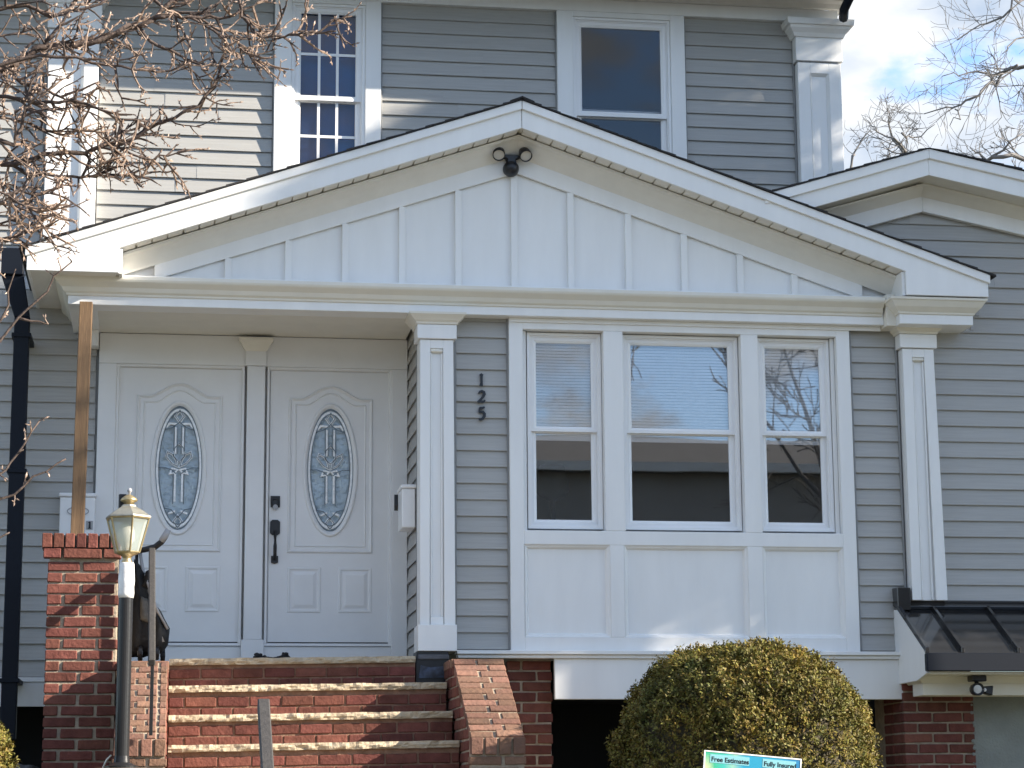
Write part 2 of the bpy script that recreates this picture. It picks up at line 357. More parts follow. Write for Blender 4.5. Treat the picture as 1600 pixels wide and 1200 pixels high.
def dh_window(name, parent, fx0, fx1, fz0, fz1, zr0, zr1, y, sw=.045, grid=None, m=M_VINYL, blinds=0, lower=True, room=(.9, 1.0), gm=None):
    """double hung window: frame, two sashes, panes, optional grid and blind; y is the frame front"""
    w = MB().ring(rect(fx0, fx1, fz0, fz1), [(0, y + .11), (0, y), (-.022, y), (-.022, y + .015), (-.032, y + .015), (-.032, y + .11)]).build(name, m, parent, .002)
    gx0, gx1 = fx0 + .032 + sw, fx1 - .032 - sw
    z1 = fz1 - .032; z0 = fz0 + .034
    for nm, a, b, yy in (('upper_sash', zr1 - sw * .9, z1, y + .022), ('lower_sash', z0, zr1 - .004, y + .050)):
        s = MB().ring(rect(fx0 + .032, fx1 - .032, a, b), [(0, yy + .03), (0, yy), (-sw * .55, yy), (-sw, yy + .010), (-sw, yy + .03)]).build(nm, m, w, .0015)
        g = MB().box(gx0 - .004, gx1 + .004, yy + .016, yy + .020, a + sw - .004, b - sw + .004).build('glass_pane', gm or M_GLASS, w)
        if grid:
            mb = MB(); nx, nz = grid; ww = .011
            for i in range(1, nx): x = gx0 + (gx1 - gx0) * i / nx; mb.box(x - ww, x + ww, yy + .006, yy + .015, a + sw - .002, b - sw + .002)
            for i in range(1, nz): z = a + sw + (b - a - 2 * sw) * i / nz; mb.box(gx0, gx1, yy + .0055, yy + .0148, z - ww, z + ww)
            mb.build('muntin_grid', m, w)
    if blinds:
        zb = zr0 - .02 if blinds == 1 else blinds; mb = MB(); z = fz1 - .05
        mb.box(gx0 - .02, gx1 + .02, y + .080, y + .12, z - .01, z + .03)
        while z > zb:
            mb.add([(gx0 - .02, y + .080, z - .024), (gx1 + .02, y + .080, z - .024), (gx1 + .02, y + .083, z - .012), (gx0 - .02, y + .083, z - .012), (gx1 + .02, y + .088, z - .0035), (gx0 - .02, y + .088, z - .0035)], [(0, 1, 2, 3), (3, 2, 4, 5)]); z -= .0225
        mb.box(gx0 - .02, gx1 + .02, y + .079, y + .092, zb - .028, zb)
        mb.build('blind', M_BLIND, w)
    rm = MB(); d, ex = room
    rm.add([(fx0 - ex, y + .13, fz0 - .5), (fx1 + ex, y + .13, fz0 - .5), (fx1 + ex, y + d + 2, fz0 - .5), (fx0 - ex, y + d + 2, fz0 - .5),
            (fx0 - ex, y + .13, fz1 + .3), (fx1 + ex, y + .13, fz1 + .3), (fx1 + ex, y + d + 2, fz1 + .3), (fx0 - ex, y + d + 2, fz1 + .3)],
           [(0, 1, 2, 3), (7, 6, 5, 4), (1, 5, 6, 2), (2, 6, 7, 3), (3, 7, 4, 0)])
    return w, rm

def cut(wall_mb_name, x0, x1, z0, z1, y0, y1): pass

# upper windows: casings stand on the wall, the sash sits in a box behind them
def upper_window(cx0, cx1, ox0, ox1, ztop, zbot, zr0, zr1, grid, m):
    cs = MB()
    cs.box(cx0, ox0, 1.655, 1.714, zbot, 6.551).box(ox1, cx1, 1.655, 1.714, zbot, 6.551).box(ox0, ox1, 1.656, 1.714, ztop, 6.551)
    c = cs.build('upper_window', M_WHITE, house, .003)
    w, rm = dh_window('sash_frame', c, ox0 + .001, ox1 - .001, zbot, ztop - .001, zr0, zr1, 1.668, .045, grid, m, gm=M_GLASS1)
    return c
# openings in the upper wall are cut with a boolean-free rebuild: the wall box is replaced by strips
def rebuild_wall(o, x0, x1, y0, y1, z0, z1, holes, depth):
    mb = MB(); xs = sorted({x0, x1} | {h[0] for h in holes} | {h[1] for h in holes}); zs = sorted({z0, z1} | {h[2] for h in holes} | {h[3] for h in holes})
    for i in range(len(xs) - 1):
        for j in range(len(zs) - 1):
            cx, cz = (xs[i] + xs[i + 1]) / 2, (zs[j] + zs[j + 1]) / 2
            if any(h[0] < cx < h[1] and h[2] < cz < h[3] for h in holes): continue
            mb.add([(xs[i], y0, zs[j]), (xs[i + 1], y0, zs[j]), (xs[i + 1], y0, zs[j + 1]), (xs[i], y0, zs[j + 1])], [(0, 1, 2, 3)])
    mb.add([(x0, y0, z0), (x1, y0, z0), (x1, y0, z1), (x0, y0, z1), (x0, y1, z0), (x1, y1, z0), (x1, y1, z1), (x0, y1, z1)], [(0, 4, 5, 1), (1, 5, 6, 2), (2, 6, 7, 3), (3, 7, 4, 0), (4, 7, 6, 5)])
    for h in holes:
        a, b, c, d = h; y = y0 + depth; e = .6
        mb.add([(a, y0, c), (b, y0, c), (b, y0, d), (a, y0, d), (a, y0 + .12, c), (b, y0 + .12, c), (b, y0 + .12, d), (a, y0 + .12, d)], [(0, 4, 5, 1), (1, 5, 6, 2), (2, 6, 7, 3), (3, 7, 4, 0)])
    me = mb.mesh(o.name, o.data.materials[0]); o.data = me
rebuild_wall(uw, -4.5, 5.40, 1.716, 9.5, 3.4, 6.72, [(.89, 1.44, 4.4, 6.52), (3.22, 4.02, 4.4, 6.50)], 1)
upper_window(.730, 1.600, .868, 1.472, 6.515, 5.03, 5.666, 5.732, (3, 2), M_VINYL)
upper_window(3.070, 4.158, 3.205, 4.035, 6.505, 4.5, 5.636, 5.691, None, M_VINYL)
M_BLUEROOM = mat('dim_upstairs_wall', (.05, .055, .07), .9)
def room(nm, x0, x1, y0, y1, z0, z1, m):
    MB().add([(x0, y0, z0), (x1, y0, z0), (x1, y1, z0), (x0, y1, z0), (x0, y0, z1), (x1, y0, z1), (x1, y1, z1), (x0, y1, z1)],
             [(0, 1, 2, 3), (7, 6, 5, 4), (1, 5, 6, 2), (2, 6, 7, 3), (3, 7, 4, 0)]).build(nm, m, house)
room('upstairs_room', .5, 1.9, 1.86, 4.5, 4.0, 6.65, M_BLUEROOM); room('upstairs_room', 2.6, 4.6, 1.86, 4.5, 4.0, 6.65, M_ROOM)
# grey strip behind the right upstairs glass paints in a lighter reflection
box('reflection_strip', M_GREY, house, 3.25, 4.0, 1.79, 1.85, 5.66, 5.74, 0)
box('sky_blue_panel', mat('mirrored_sky_blue', (.010, .055, .20), .7, var=.1, vscale=4), house, .86, 1.48, 1.80, 1.805, 4.4, 6.6, 0)  # navy panel added behind the left panes for the blue of mirrored sky

# ---- lower left wall, downspout, eave
lw = MB().box(-4.5, -.56, .852, 3.0, .95, 3.73).build('lower_wall', M_JCH, house)
planks(lw, -1.17 - 1.4, -.60, .962, 3.72, .851)
box('skirt_trim', M_WHITE, lw, -4.5, -.80, .815, .851, .925, .958); box('skirt_board', M_WHITE, lw, -4.5, -.80, .825, .851, .748, .924)
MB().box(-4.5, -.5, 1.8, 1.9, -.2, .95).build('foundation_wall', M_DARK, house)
dsp = MB()
dsp.prism([(-1.185, .45), (-1.185, .55), (-1.075, .55), (-1.075, .45)], .50, 3.55, 'z')
dsp.prism([(-1.29, 3.86), (-1.13, 3.86), (-1.13, 4.06), (-1.29, 4.06)], .42, .56)
dsp.prism([(-1.29, 3.86), (-1.13, 3.86), (-1.075, 3.55), (-1.185, 3.55)], .45, .55)
dsp.build('downspout', M_NAVY, house, .006)
for z in (.9, 2.4, 3.4): box('downspout_strap', M_NAVY, house, -1.20, -1.06, .44, .85, z, z + .03, .002)

# ---- door wall (recess of the porch)
dw = MB().box(-.56, 1.75, .90, 1.0, .95, 4.0).build('entry_wall', M_WHITE, house)
sur = MB()
sur.box(-.58, -.447, .800, .899, 1.03, 3.289).box(1.615, 1.734, .800, .899, 1.03, 3.289).box(-.58, 1.734, .798, .899, 3.290, 3.5212)
sur.box(-.447, .503, .822, .899, 1.03, 1.19).box(.672, 1.615, .822, .899, 1.03, 1.19)
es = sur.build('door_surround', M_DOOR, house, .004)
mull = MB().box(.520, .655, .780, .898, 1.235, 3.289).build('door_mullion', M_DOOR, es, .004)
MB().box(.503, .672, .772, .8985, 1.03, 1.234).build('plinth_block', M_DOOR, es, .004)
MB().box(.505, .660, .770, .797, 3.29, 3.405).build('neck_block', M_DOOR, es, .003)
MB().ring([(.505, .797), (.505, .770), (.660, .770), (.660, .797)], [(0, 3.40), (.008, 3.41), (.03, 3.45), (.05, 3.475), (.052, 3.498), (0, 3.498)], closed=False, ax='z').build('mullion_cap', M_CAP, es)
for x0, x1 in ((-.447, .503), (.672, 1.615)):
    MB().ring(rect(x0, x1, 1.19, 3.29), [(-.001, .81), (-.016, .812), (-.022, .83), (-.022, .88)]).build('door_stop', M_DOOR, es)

def oval(cx, cz, a, b, n=48, s=0): return [(cx + a * math.cos(2 * PI * i / n), cz + b * math.sin(2 * PI * i / n)) for i in range(n)]
def arch_path(x0, x1, z0, zs, zt):
    """door panel outline with an eyebrow top, counter-clockwise"""
    cx = (x0 + x1) / 2; w = (x1 - x0) / 2; P = [(x0, z0), (x1, z0), (x1, zs)]
    top = []
    for i in range(25):
        t = -1 + 2 * i / 24; x = cx + t * (w - .085)
        k = abs(t); h = (math.cos(PI * min(1, k / .98)) + 1) / 2
        top.append((x, zs + (zt - zs) * (h ** .75)))
    return P + [p for p in top[::-1]] + [(x0, zs)]
def front_door(cx, hardware):
    x0, x1, z0, z1, y = cx - .457, cx + .457, 1.222, 3.268, .842
    d = MB()
    n = 48; ov = oval(cx, 2.515, .178, .468, n)
    # leaf with an oval hole: fan between the oval and the outer rectangle
    outer = []
    for i in range(n):
        c, s = math.cos(2 * PI * i / n), math.sin(2 * PI * i / n); t = 1e9
        if c: t = min(t, (x1 - cx if c > 0 else cx - x0) / abs(c))
        if s: t = min(t, (z1 - 2.515 if s > 0 else 2.515 - z0) / abs(s))
        outer.append((cx + c * t, 2.515 + s * t))
    cr = [(x1, z1), (x0, z1), (x0, z0), (x1, z0)]
    vs = [(p[0], y, p[1]) for p in ov] + [(p[0], y, p[1]) for p in outer] + [(p[0], y, p[1]) for p in cr]
    fs = []
    ang = [math.atan2(p[1] - 2.515, p[0] - cx) % (2 * PI) for p in cr]
    for i in range(n):
        j = (i + 1) % n; a0, a1 = math.atan2(outer[i][1] - 2.515, outer[i][0] - cx) % (2 * PI), 0
        a0 = 2 * PI * i / n; a1 = 2 * PI * (i + 1) / n
        k = [q for q in range(4) if a0 < ang[q] < a1 - 1e-9]
        fs.append((i, n + i, 2 * n + k[0], n + j, j) if k else (i, n + i, n + j, j))
    d.add(vs, fs); d.box(x0, x0 + .001, y, y + .045, z0, z1).box(x1 - .001, x1, y, y + .045, z0, z1).box(x0, x1, y, y + .045, z1 - .001, z1)
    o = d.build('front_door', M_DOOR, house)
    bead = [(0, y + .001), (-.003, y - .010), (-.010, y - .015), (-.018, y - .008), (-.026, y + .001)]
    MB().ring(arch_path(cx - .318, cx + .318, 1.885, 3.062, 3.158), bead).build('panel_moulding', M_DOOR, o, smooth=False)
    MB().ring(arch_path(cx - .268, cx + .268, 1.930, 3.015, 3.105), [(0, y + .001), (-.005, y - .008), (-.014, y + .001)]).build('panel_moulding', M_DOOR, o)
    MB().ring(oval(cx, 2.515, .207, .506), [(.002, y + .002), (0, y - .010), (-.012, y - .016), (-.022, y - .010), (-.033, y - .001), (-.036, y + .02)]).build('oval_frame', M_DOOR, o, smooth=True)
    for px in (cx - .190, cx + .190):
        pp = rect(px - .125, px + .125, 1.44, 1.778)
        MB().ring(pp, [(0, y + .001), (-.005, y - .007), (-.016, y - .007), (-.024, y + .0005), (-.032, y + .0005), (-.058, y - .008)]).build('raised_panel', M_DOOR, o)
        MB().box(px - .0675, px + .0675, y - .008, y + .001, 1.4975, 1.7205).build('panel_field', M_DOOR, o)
    MB().add([(p[0], y + .012, p[1]) for p in oval(cx, 2.515, .180, .470)], [tuple(range(48))]).build('oval_glass', M_DGLASS, o)
    MB().add([(p[0], y + .034, p[1]) for p in oval(cx, 2.515, .20, .49)], [tuple(range(48))]).build('glass_backing', M_SKYBACK, o)
    # leaded pattern: bright bevels and dark cames
    yb = y + .006; bv = MB(); cm = MB()
    def strip(path, w, closed=False): bv.ring(path, [(-w, yb + .006), (-w * .6, yb), (w * .6, yb), (w, yb + .006)], closed)
    def lead(path, w=.004, closed=False): cm.ring(path, [(-w, yb + .005), (-w, yb - .001), (w, yb - .001), (w, yb + .005)], closed)
    strip(oval(cx, 2.515, .160, .440), .011, True)
    lead(oval(cx, 2.515, .146, .424), .0035, True); lead(oval(cx, 2.515, .172, .460), .004, True)
    for s in (-1, 1):
        strip([(cx + s * .028, 2.26), (cx + s * .028, 2.47)], .009); strip([(cx + s * .028, 2.62), (cx + s * .028, 2.82)], .009)
        lead([(cx + s * .04, 2.24), (cx + s * .04, 2.47)], .003); lead([(cx + s * .04, 2.64), (cx + s * .04, 2.83)], .003); lead([(cx + s * .013, 2.62), (cx + s * .013, 2.83)], .0025)
        lead([(cx + s * .15, 2.515), (cx + s * .10, 2.515), (cx + s * .055, 2.50), (cx + s * .02, 2.47)], .0035)
        pet = [(cx + s * .01, 2.525), (cx + s * .05, 2.545), (cx + s * .095, 2.60), (cx + s * .085, 2.635), (cx + s * .045, 2.615), (cx + s * .02, 2.57)]
        strip(pet, .008, True); lead(pet, .003, True)
        lf = [(cx + s * .008, 2.50), (cx + s * .03, 2.475), (cx + s * .065, 2.47), (cx + s * .05, 2.51)]; strip(lf, .007, True)
        lead([(cx, 2.86), (cx + s * .05, 2.82), (cx + s * .11, 2.80)], .0035); lead([(cx, 2.14), (cx + s * .05, 2.20), (cx + s * .10, 2.21)], .0035)
        strip([(cx + s * .02, 2.845), (cx + s * .075, 2.85), (cx + s * .10, 2.82)], .010); strip([(cx + s * .02, 2.19), (cx + s * .07, 2.17)], .009)
    tul = [(cx, 2.56), (cx + .04, 2.60), (cx + .035, 2.66), (cx, 2.70), (cx - .035, 2.66), (cx - .04, 2.60)]; strip(tul, .007, True); lead(tul, .003, True)
    for zc in (2.905, 2.11):
        dm = [(cx, zc - .045), (cx + .032, zc), (cx, zc + .045), (cx - .032, zc)]; strip(dm, .009, True); lead(dm, .003, True)
    bv.build('glass_bevel', M_BEVEL, o); cm.build('lead_came', M_CAME, o)
    MB().box(x0 - .004, x1 + .004, y + .004, y + .03, z1 + .001, z1 + .012).box(x1 + .001, x1 + .009, y + .004, y + .03, z0, z1).build('weatherstrip', M_BLACK, o)
    box('door_sweep', M_BLACK, o, x0 + .004, x1 - .004, y - .004, y + .03, 1.192, 1.221, .001)
    if hardware:
        k = MB().lathe([(.035, 0), (.035, -.012), (.028, -.02), (.020, -.024)], (cx - .41, y, 2.255), 16, axis='y'); k.box(cx - .445, cx - .375, y - .012, y, 2.225, 2.31)
        db = k.build('deadbolt', M_BLACK, o, .002); MB().lathe([(.020, -.020), (.018, -.030), (.004, -.031)], (cx - .41, y, 2.225), 14, axis='y').build('cylinder', M_GREY, db)
        h = MB().prism([(cx - .447, 2.03), (cx - .447, 2.115), (cx - .43, 2.13), (cx - .39, 2.13), (cx - .373, 2.115), (cx - .373, 2.03), (cx - .39, 2.015), (cx - .43, 2.015)], y - .016, y)
        h.tube([(cx - .41, y - .02, 2.04), (cx - .41, y - .055, 2.0), (cx - .41, y - .06, 1.93), (cx - .41, y - .05, 1.87), (cx - .41, y - .015, 1.835)], [.013, .012, .014, .013, .015], 10)
        h.prism([(cx - .436, 1.81), (cx - .436, 1.86), (cx - .384, 1.86), (cx - .384, 1.81), (cx - .41, 1.80)], y - .016, y)
        h.build('door_handle', M_BLACK, o, .002)
front_door(.025, False); front_door(1.155, True)

# ---- porch ceiling, beam, crown, column
box('porch_ceiling', M_CAP, house, -.575, 1.72, .062, .797, 3.522, 3.56, .002)  # white ceiling given the cream moulding colour to deepen the porch shade
bm_ = MB().box(-.775, 5.205, -.140, .060, 3.522, 3.742).box(-.775, -.576, .060, .850, 3.522, 3.742).build('porch_beam', M_WHITE, house, .003)
CROWN = [(0, 3.584), (.010, 3.586), (.014, 3.600), (.030, 3.612), (.045, 3.640), (.078, 3.668), (.086, 3.676), (.092, 3.690), (.092, 3.712), (0, 3.712)]
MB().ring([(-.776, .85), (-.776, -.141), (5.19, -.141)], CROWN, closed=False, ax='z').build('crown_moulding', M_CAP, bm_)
box('return_filler', M_WHITE, bm_, -.462, -.40, -.364, -.145, 3.716, 3.741, .001); box('return_filler', M_CAP, bm_, 5.2055, 5.274, -.215, -.002, 3.503, 3.741, .002)
rb = MB().box(5.275, 5.842, -.30, -.001, 3.502, 3.70).build('beam_return', M_WHITE, house, .003)
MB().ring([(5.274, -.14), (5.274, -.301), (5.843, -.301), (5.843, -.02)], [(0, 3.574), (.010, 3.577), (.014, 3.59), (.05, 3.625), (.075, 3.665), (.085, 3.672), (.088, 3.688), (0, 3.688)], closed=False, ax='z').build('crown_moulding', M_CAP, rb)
box('return_trim', M_GREY, rb, 5.862, 5.885, -.19, -.17, 3.49, 3.62, .002)
box('return_trim', M_GREY, rb, 5.90, 5.935, -.20, -.17, 3.60, 3.66, .002)
box('bracket_block', M_WHITE, bm_, -.72, -.585, .70, .849, 3.40, 3.521, .004)

def column(x0, x1, zb, zt, yf, yb, base, xt1=None):
    """square porch column with a recessed face panel; xt1: right edge at the bottom when the wrap flares"""
    fl = (xt1 or x1) - x1; p = MB(); cx = (x0 + x1) / 2
    def vq(a0, a1, b0, b1, y0, y1, zl, zh):
        p.add([(a0, y0, zl), (a1, y0, zl), (a1, y1, zl), (a0, y1, zl), (b0, y0, zh), (b1, y0, zh), (b1, y1, zh), (b0, y1, zh)], [(0, 3, 2, 1), (4, 5, 6, 7), (0, 1, 5, 4), (1, 2, 6, 5), (2, 3, 7, 6), (3, 0, 4, 7)])
    vq(x0, x1 + fl, x0, x1, yf + .03, yb, zb, zt)
    pa, pb = cx - .046, cx + .046; zp0, zp1 = (zb + .055 if base else zb), zt - .065
    k = fl / (zt - zb)
    vq(x0, pa - .006, x0, pa, yf, yf + .0295, zb, zt); vq(pb + fl * .6, x1 + fl, pb, x1, yf, yf + .0295, zb, zt)
    vq(pa, pb, pa, pb, yf, yf + .0295, zp1, zt)
    if base: vq(pa, pb, pa, pb, yf, yf + .0295, zb, zp0)
    c = p.build('porch_column', M_WHITE, house, .0025)
    MB().prism([(pa, zp1 - .028), (pb, zp1 - .028), (pb, zp1), (pa, zp1)], yf + .002, yf + .0295).build('panel_cove', M_CAP, c, .008)
    MB().prism([(pa - .001, zp0), (pa + .014, zp0), (pa + .014, zp1 - .03), (pa - .001, zp1 - .03)], yf + .012, yf + .0296).build('panel_bead', M_WHITE, c, .006)
    MB().prism([(pb - .014, zp0), (pb + .001, zp0), (pb + .001, zp1 - .03), (pb - .014, zp1 - .03)], yf + .012, yf + .0296).build('panel_bead', M_WHITE, c, .006)
    n0, n1, ny = x0 - .022, x1 + .022, yf - .02
    nk = MB().box(n0, n1, ny, yb + .02, zt + .004, zt + .108).build('neck_block', M_WHITE, c, .003)
    MB().ring([(n0, yb + .06), (n0, ny), (n1, ny), (n1, yb + .06)], [(0, zt + .109), (.006, zt + .111), (.010, zt + .125), (.026, zt + .138), (.032, zt + .146), (.056, zt + .170), (.062, zt + .174), (.064, zt + .190), (0, zt + .190)], closed=False, ax='z').build('capital', M_CAP, c)
    MB().box(n0, n1, ny + .002, yb + .02, zt + .1095, zt + .189).build('capital_core', M_CAP, c)
    if base: MB().box(x0 - .018, x1 + .016, yf - .038, yb + .02, base, zb - .001).build('base_block', M_WHITE, c, .003)
column(1.728, 1.970, 1.276, 3.333, -.122, .080, 1.090, 1.980)
column(5.346, 5.588, 1.474, 3.352, -.122, -.001, None, 5.614)
box('side_channel', M_JCH, house, 1.984, 2.000, -.03, -.0005, 1.11, 3.52, .002)

# ---- siding of the projecting bay and of the right wing
def clad_wall(name, x0, x1, z0, z1, y, dep=.15): return MB().box(x0, x1, y, y + dep, z0, z1).build(name, M_JCH, house)
bw = clad_wall('bay_wall', 1.745, 2.50, 1.10, 3.52, .001); planks(bw, 2.003, 2.372, 1.112, 3.50, 0)
bw2 = clad_wall('bay_wall', 4.85, 5.34, 1.10, 3.52, .001); planks(bw2, 4.985, 5.335, 1.112, 3.50, 0)
for x in (2.373, 4.968, 5.322): box('corner_channel', M_JCH, bw, x, x + .013, -.030, -.0005, 1.11, 3.52, .002)
bs = MB().box(1.750, 1.90, .081, .849, 1.03, 3.52).build('porch_side_wall', M_JCH, house)
for i in range(21):
    o = bpy.data.objects.new('siding_plank', plank_mesh(.72)); link(o, bs); o.location = (1.749, .815, 1.05 + i * PITCH); o.rotation_euler = (0, 0, -PI / 2)
box('corner_channel', M_JCH, bs, 1.725, 1.748, .085, .100, 1.03, 3.52, .002)
GX = 5.52
def g2lim(z):
    zt = 4.53
    a = GX - (zt - z) / .312; b = GX + (zt - z) / .20
    if z > 3.85: a = max(a, XA + (5.02 - z) / .345 - .25)
    return (a, b) if b - a > .1 else None
ww = MB().prism([(5.345, 1.40), (11.2, 1.40), (11.2, 3.30), (GX + .05, 4.47), (4.2, 4.06), (5.0, 3.75), (5.345, 3.70)], .001, .20).build('wing_wall', M_JCH, house)
planks(ww, 5.60, 8.4, 1.478 - PITCH * 0, 3.86, 0); planks(ww, 4.6, 8.4, 1.478 + 20 * PITCH, 4.44, 0, g2lim)

# ---- bay window
bay = MB()
bay.box(2.386, 2.488, -.060, -.0005, 1.100, 3.530).box(4.855, 4.958, -.060, -.0005, 1.100, 3.530).box(2.488, 4.855, -.060, -.0005, 3.442, 3.530)
bay.box(2.488, 4.855, -.0595, -.0005, 1.862, 1.964).box(2.488, 4.855, -.0595, -.0005, 1.100, 1.198)
bay.box(3.086, 3.232, -.0590, .16, 1.965, 3.4415).box(4.124, 4.253, -.0590, .16, 1.965, 3.4415)
bay.box(3.112, 3.218, -.0590, -.0005, 1.1985, 1.8615).box(4.133, 4.248, -.0590, -.0005, 1.1985, 1.8615)
bay.box(2.488, 2.520, -.0005, .16, 1.965, 3.4415).box(4.825, 4.855, -.0005, .16, 1.965, 3.4415).box(2.52, 4.825, .0, .16, 3.442, 3.50).box(2.52, 4.825, .0, .16, 1.90, 1.9645)
bo = bay.build('bay_window_surround', M_WHITE, house, .003)
box('bay_header_band', M_WHITE, bo, 2.386, 5.20, -.075, -.061, 3.490, 3.5215, .002)
for a, b in ((2.490, 3.112), (3.218, 4.133), (4.248, 4.855)):
    box('apron_panel', M_WHITE, bo, a - .02, b + .02, -.016, -.0006, 1.19, 1.87, 0)
    MB().ring(rect(a, b, 1.198, 1.862), [(0, -.0585), (-.008, -.046), (-.016, -.042), (-.026, -.022), (-.030, -.016)]).build('panel_moulding', M_WHITE, bo)
for a, b in ((2.530, 3.082), (3.240, 4.118), (4.262, 4.820)):
    w, rm = dh_window('window', bo, a, b, 1.985, 3.435, 2.693, 2.738, .018, .040, None, M_VINYL, 1)
room('front_room', 2.0, 5.2, .19, 4.2, 1.2, 3.6, M_ROOM)
# things on the inside sill of the left window and a curtain edge are only dim shapes behind the glass
sh = MB().lathe([(.09, 0), (.06, .05), (.025, .10), (.022, .26), (.10, .30), (.13, .34), (.10, .52), (.085, .53)], (2.80, .55, 2.0), 14).build('table_lamp', M_DARK, None, smooth=True)
tag(sh, 'dark table lamp standing dimly behind the lower pane of the left front window', 'lamp')
MB().box(2.3, 2.68, .7, 1.1, 1.2, 1.995).build('side_table', M_DARK, None)
tb = bpy.data.objects['side_table']; tb.data.transform(Matrix.Translation((.25, -.35, 0))); tag(tb, 'low dark table under the lamp behind the left front window', 'table')

# ---- sill, skirt, dark recess and basement window under the bay
box('sill_trim', M_WHITE, house, 1.990, 5.31, -.125, .0, 1.072, 1.099, .003); box('sill_band', M_WHITE, house, 2.0, 5.315, -.100, .0, 1.046, 1.071, .003)
box('skirt_board', M_WHITE, house, 2.695, 5.296, -.075, -.035, .757, 1.045, .004)
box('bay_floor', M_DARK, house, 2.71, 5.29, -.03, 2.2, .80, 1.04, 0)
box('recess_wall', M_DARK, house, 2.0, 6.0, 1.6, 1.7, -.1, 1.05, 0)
bwn = MB().ring(rect(4.7, 5.585, -.04, .575), [(0, 1.6), (0, 1.52), (-.04, 1.515), (-.06, 1.54), (-.10, 1.54), (-.10, 1.6)]).build('basement_window', M_WHITE, house, .003)
MB().box(4.79, 5.50, 1.57, 1.575, .05, .49).build('glass_pane', M_GLASS, bwn)

# ---- porch gable: panels, battens, frieze boards, rakes, returns, roof
gab = MB().prism([(-.43, 3.743), (5.31, 3.743), (5.31, 3.872), (XA, 4.864), (-.43, 3.872)], -.052, .10).build('porch_gable', M_WHITE, house)
slope = .345
bx = [-.06, .345, .776, 1.187, 1.601, 2.014, 2.428, 2.850, 3.283, 3.704, 4.129, 4.543, 4.99]
def ztop(x): return 4.612 - slope * abs(x - XA) * .98
for i in range(len(bx) - 1):
    a, b = bx[i] + .0, bx[i + 1] + .0
    pl = [(a, 3.7435), (b, 3.7435), (b, max(3.745, ztop(b)))] + ([(XA, ztop(XA))] if a < XA < b else []) + [(a, max(3.745, ztop(a)))]
    MB().prism(pl, -.064 + random.uniform(-.001, .001), -.0525).build('gable_panel', M_WHITE, gab, .0015)
for x in bx[1:-1]:
    MB().prism([(x - .025, 3.744), (x + .022, 3.744), (x + .022, ztop(x) - .004), (x - .025, ztop(x) + .004)], -.094, -.0645).build('batten', M_WHITE, gab, .002)
for s in (-1, 1):
    def q(d, z): return (XA + s * d, z)
    E1 = 2.62
    MB().prism([q(0, 4.612), q(0, 4.742), q(E1, 4.742 - slope * E1), q(E1, 4.612 - slope * E1 * .98)], -.0955, -.0655).build('rake_frieze', M_WHITE, gab, .002)
    # sloped crown under the soffit
    cr = MB(); pr = [(-.096, 0), (-.106, .012), (-.155, .06), (-.20, .098), (-.235, .108), (-.235, .128), (-.096, .128)]
    vs = []
    for d in (0, 2.86):
        for yy, zz in pr: vs.append((XA + s * d, yy, 4.735 - slope * d + zz))
    n = len(pr); fs = [(k, (k + 1) % n, n + (k + 1) % n, n + k) for k in range(n)] + [tuple(range(n)), tuple(range(2 * n - 1, n - 1, -1))]
    cr.add(vs, fs).build('rake_crown', M_SOFFIT, gab)
for s in (-1, 1):
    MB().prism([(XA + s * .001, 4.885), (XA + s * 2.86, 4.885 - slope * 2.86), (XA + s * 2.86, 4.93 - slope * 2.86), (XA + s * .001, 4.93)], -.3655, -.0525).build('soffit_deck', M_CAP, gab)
# soffit strips with vent grooves: one piece per visible panel
for s in (-1, 1):
    d = .02; k = 0
    while d < 2.84:
        e = min(d + .098, 2.85); za, zb = 4.8705 - slope * d, 4.8705 - slope * e
        MB().add([(XA + s * d, -.366, za), (XA + s * e, -.366, zb), (XA + s * e, -.225, zb), (XA + s * d, -.225, za),
                  (XA + s * d, -.366, za + .012), (XA + s * e, -.366, zb + .012), (XA + s * e, -.225, zb + .012), (XA + s * d, -.225, za + .012)],
                 [(0, 3, 2, 1), (4, 5, 6, 7), (0, 1, 5, 4), (1, 2, 6, 5), (2, 3, 7, 6), (3, 0, 4, 7)]).build('soffit_panel', M_SOFFIT, gab, .002)
        d += .108 if k % 3 else .112; k += 1
rk = []
for s in (-1, 1):
    def q(d, z): return (XA + s * d, z)
    EW = 3.495
    o = MB().prism([q(.002, 4.866), q(.002, 5.014), q(EW, 5.014 - slope * EW), q(EW, 3.700), q(2.862, 3.700), q(2.862, 4.866 - slope * 2.862)], -.390, -.366).build('rake_board', M_WHITE, house, .003)
    MB().prism([q(.002, 5.004), q(.002, 5.070), q(EW + .012, 5.070 - slope * EW), q(EW + .012, 5.004 - slope * EW)], -.412, -.3905).build('rake_crown', M_WHITE, o, .004)
    xa, xb = sorted((XA + s * 2.862, XA + s * EW))
    MB().box(xa + .012, xb - .025, -.365, .85 if s < 0 else -.001, 3.706, 3.718).build('return_soffit', M_SOFFIT, o)
    ex = XA + s * EW
    MB().box(min(ex, ex - s * .022), max(ex, ex - s * .022), -.365, 1.7 if s < 0 else -.0, 3.700, 3.855).build('eave_fascia', M_WHITE, o, .003)
    MB().box(min(XA + s * 2.862, XA + s * 2.84), max(XA + s * 2.862, XA + s * 2.84), -.365, -.09, 3.70, 3.88).build('return_cheek', M_WHITE, o)
roof = MB()
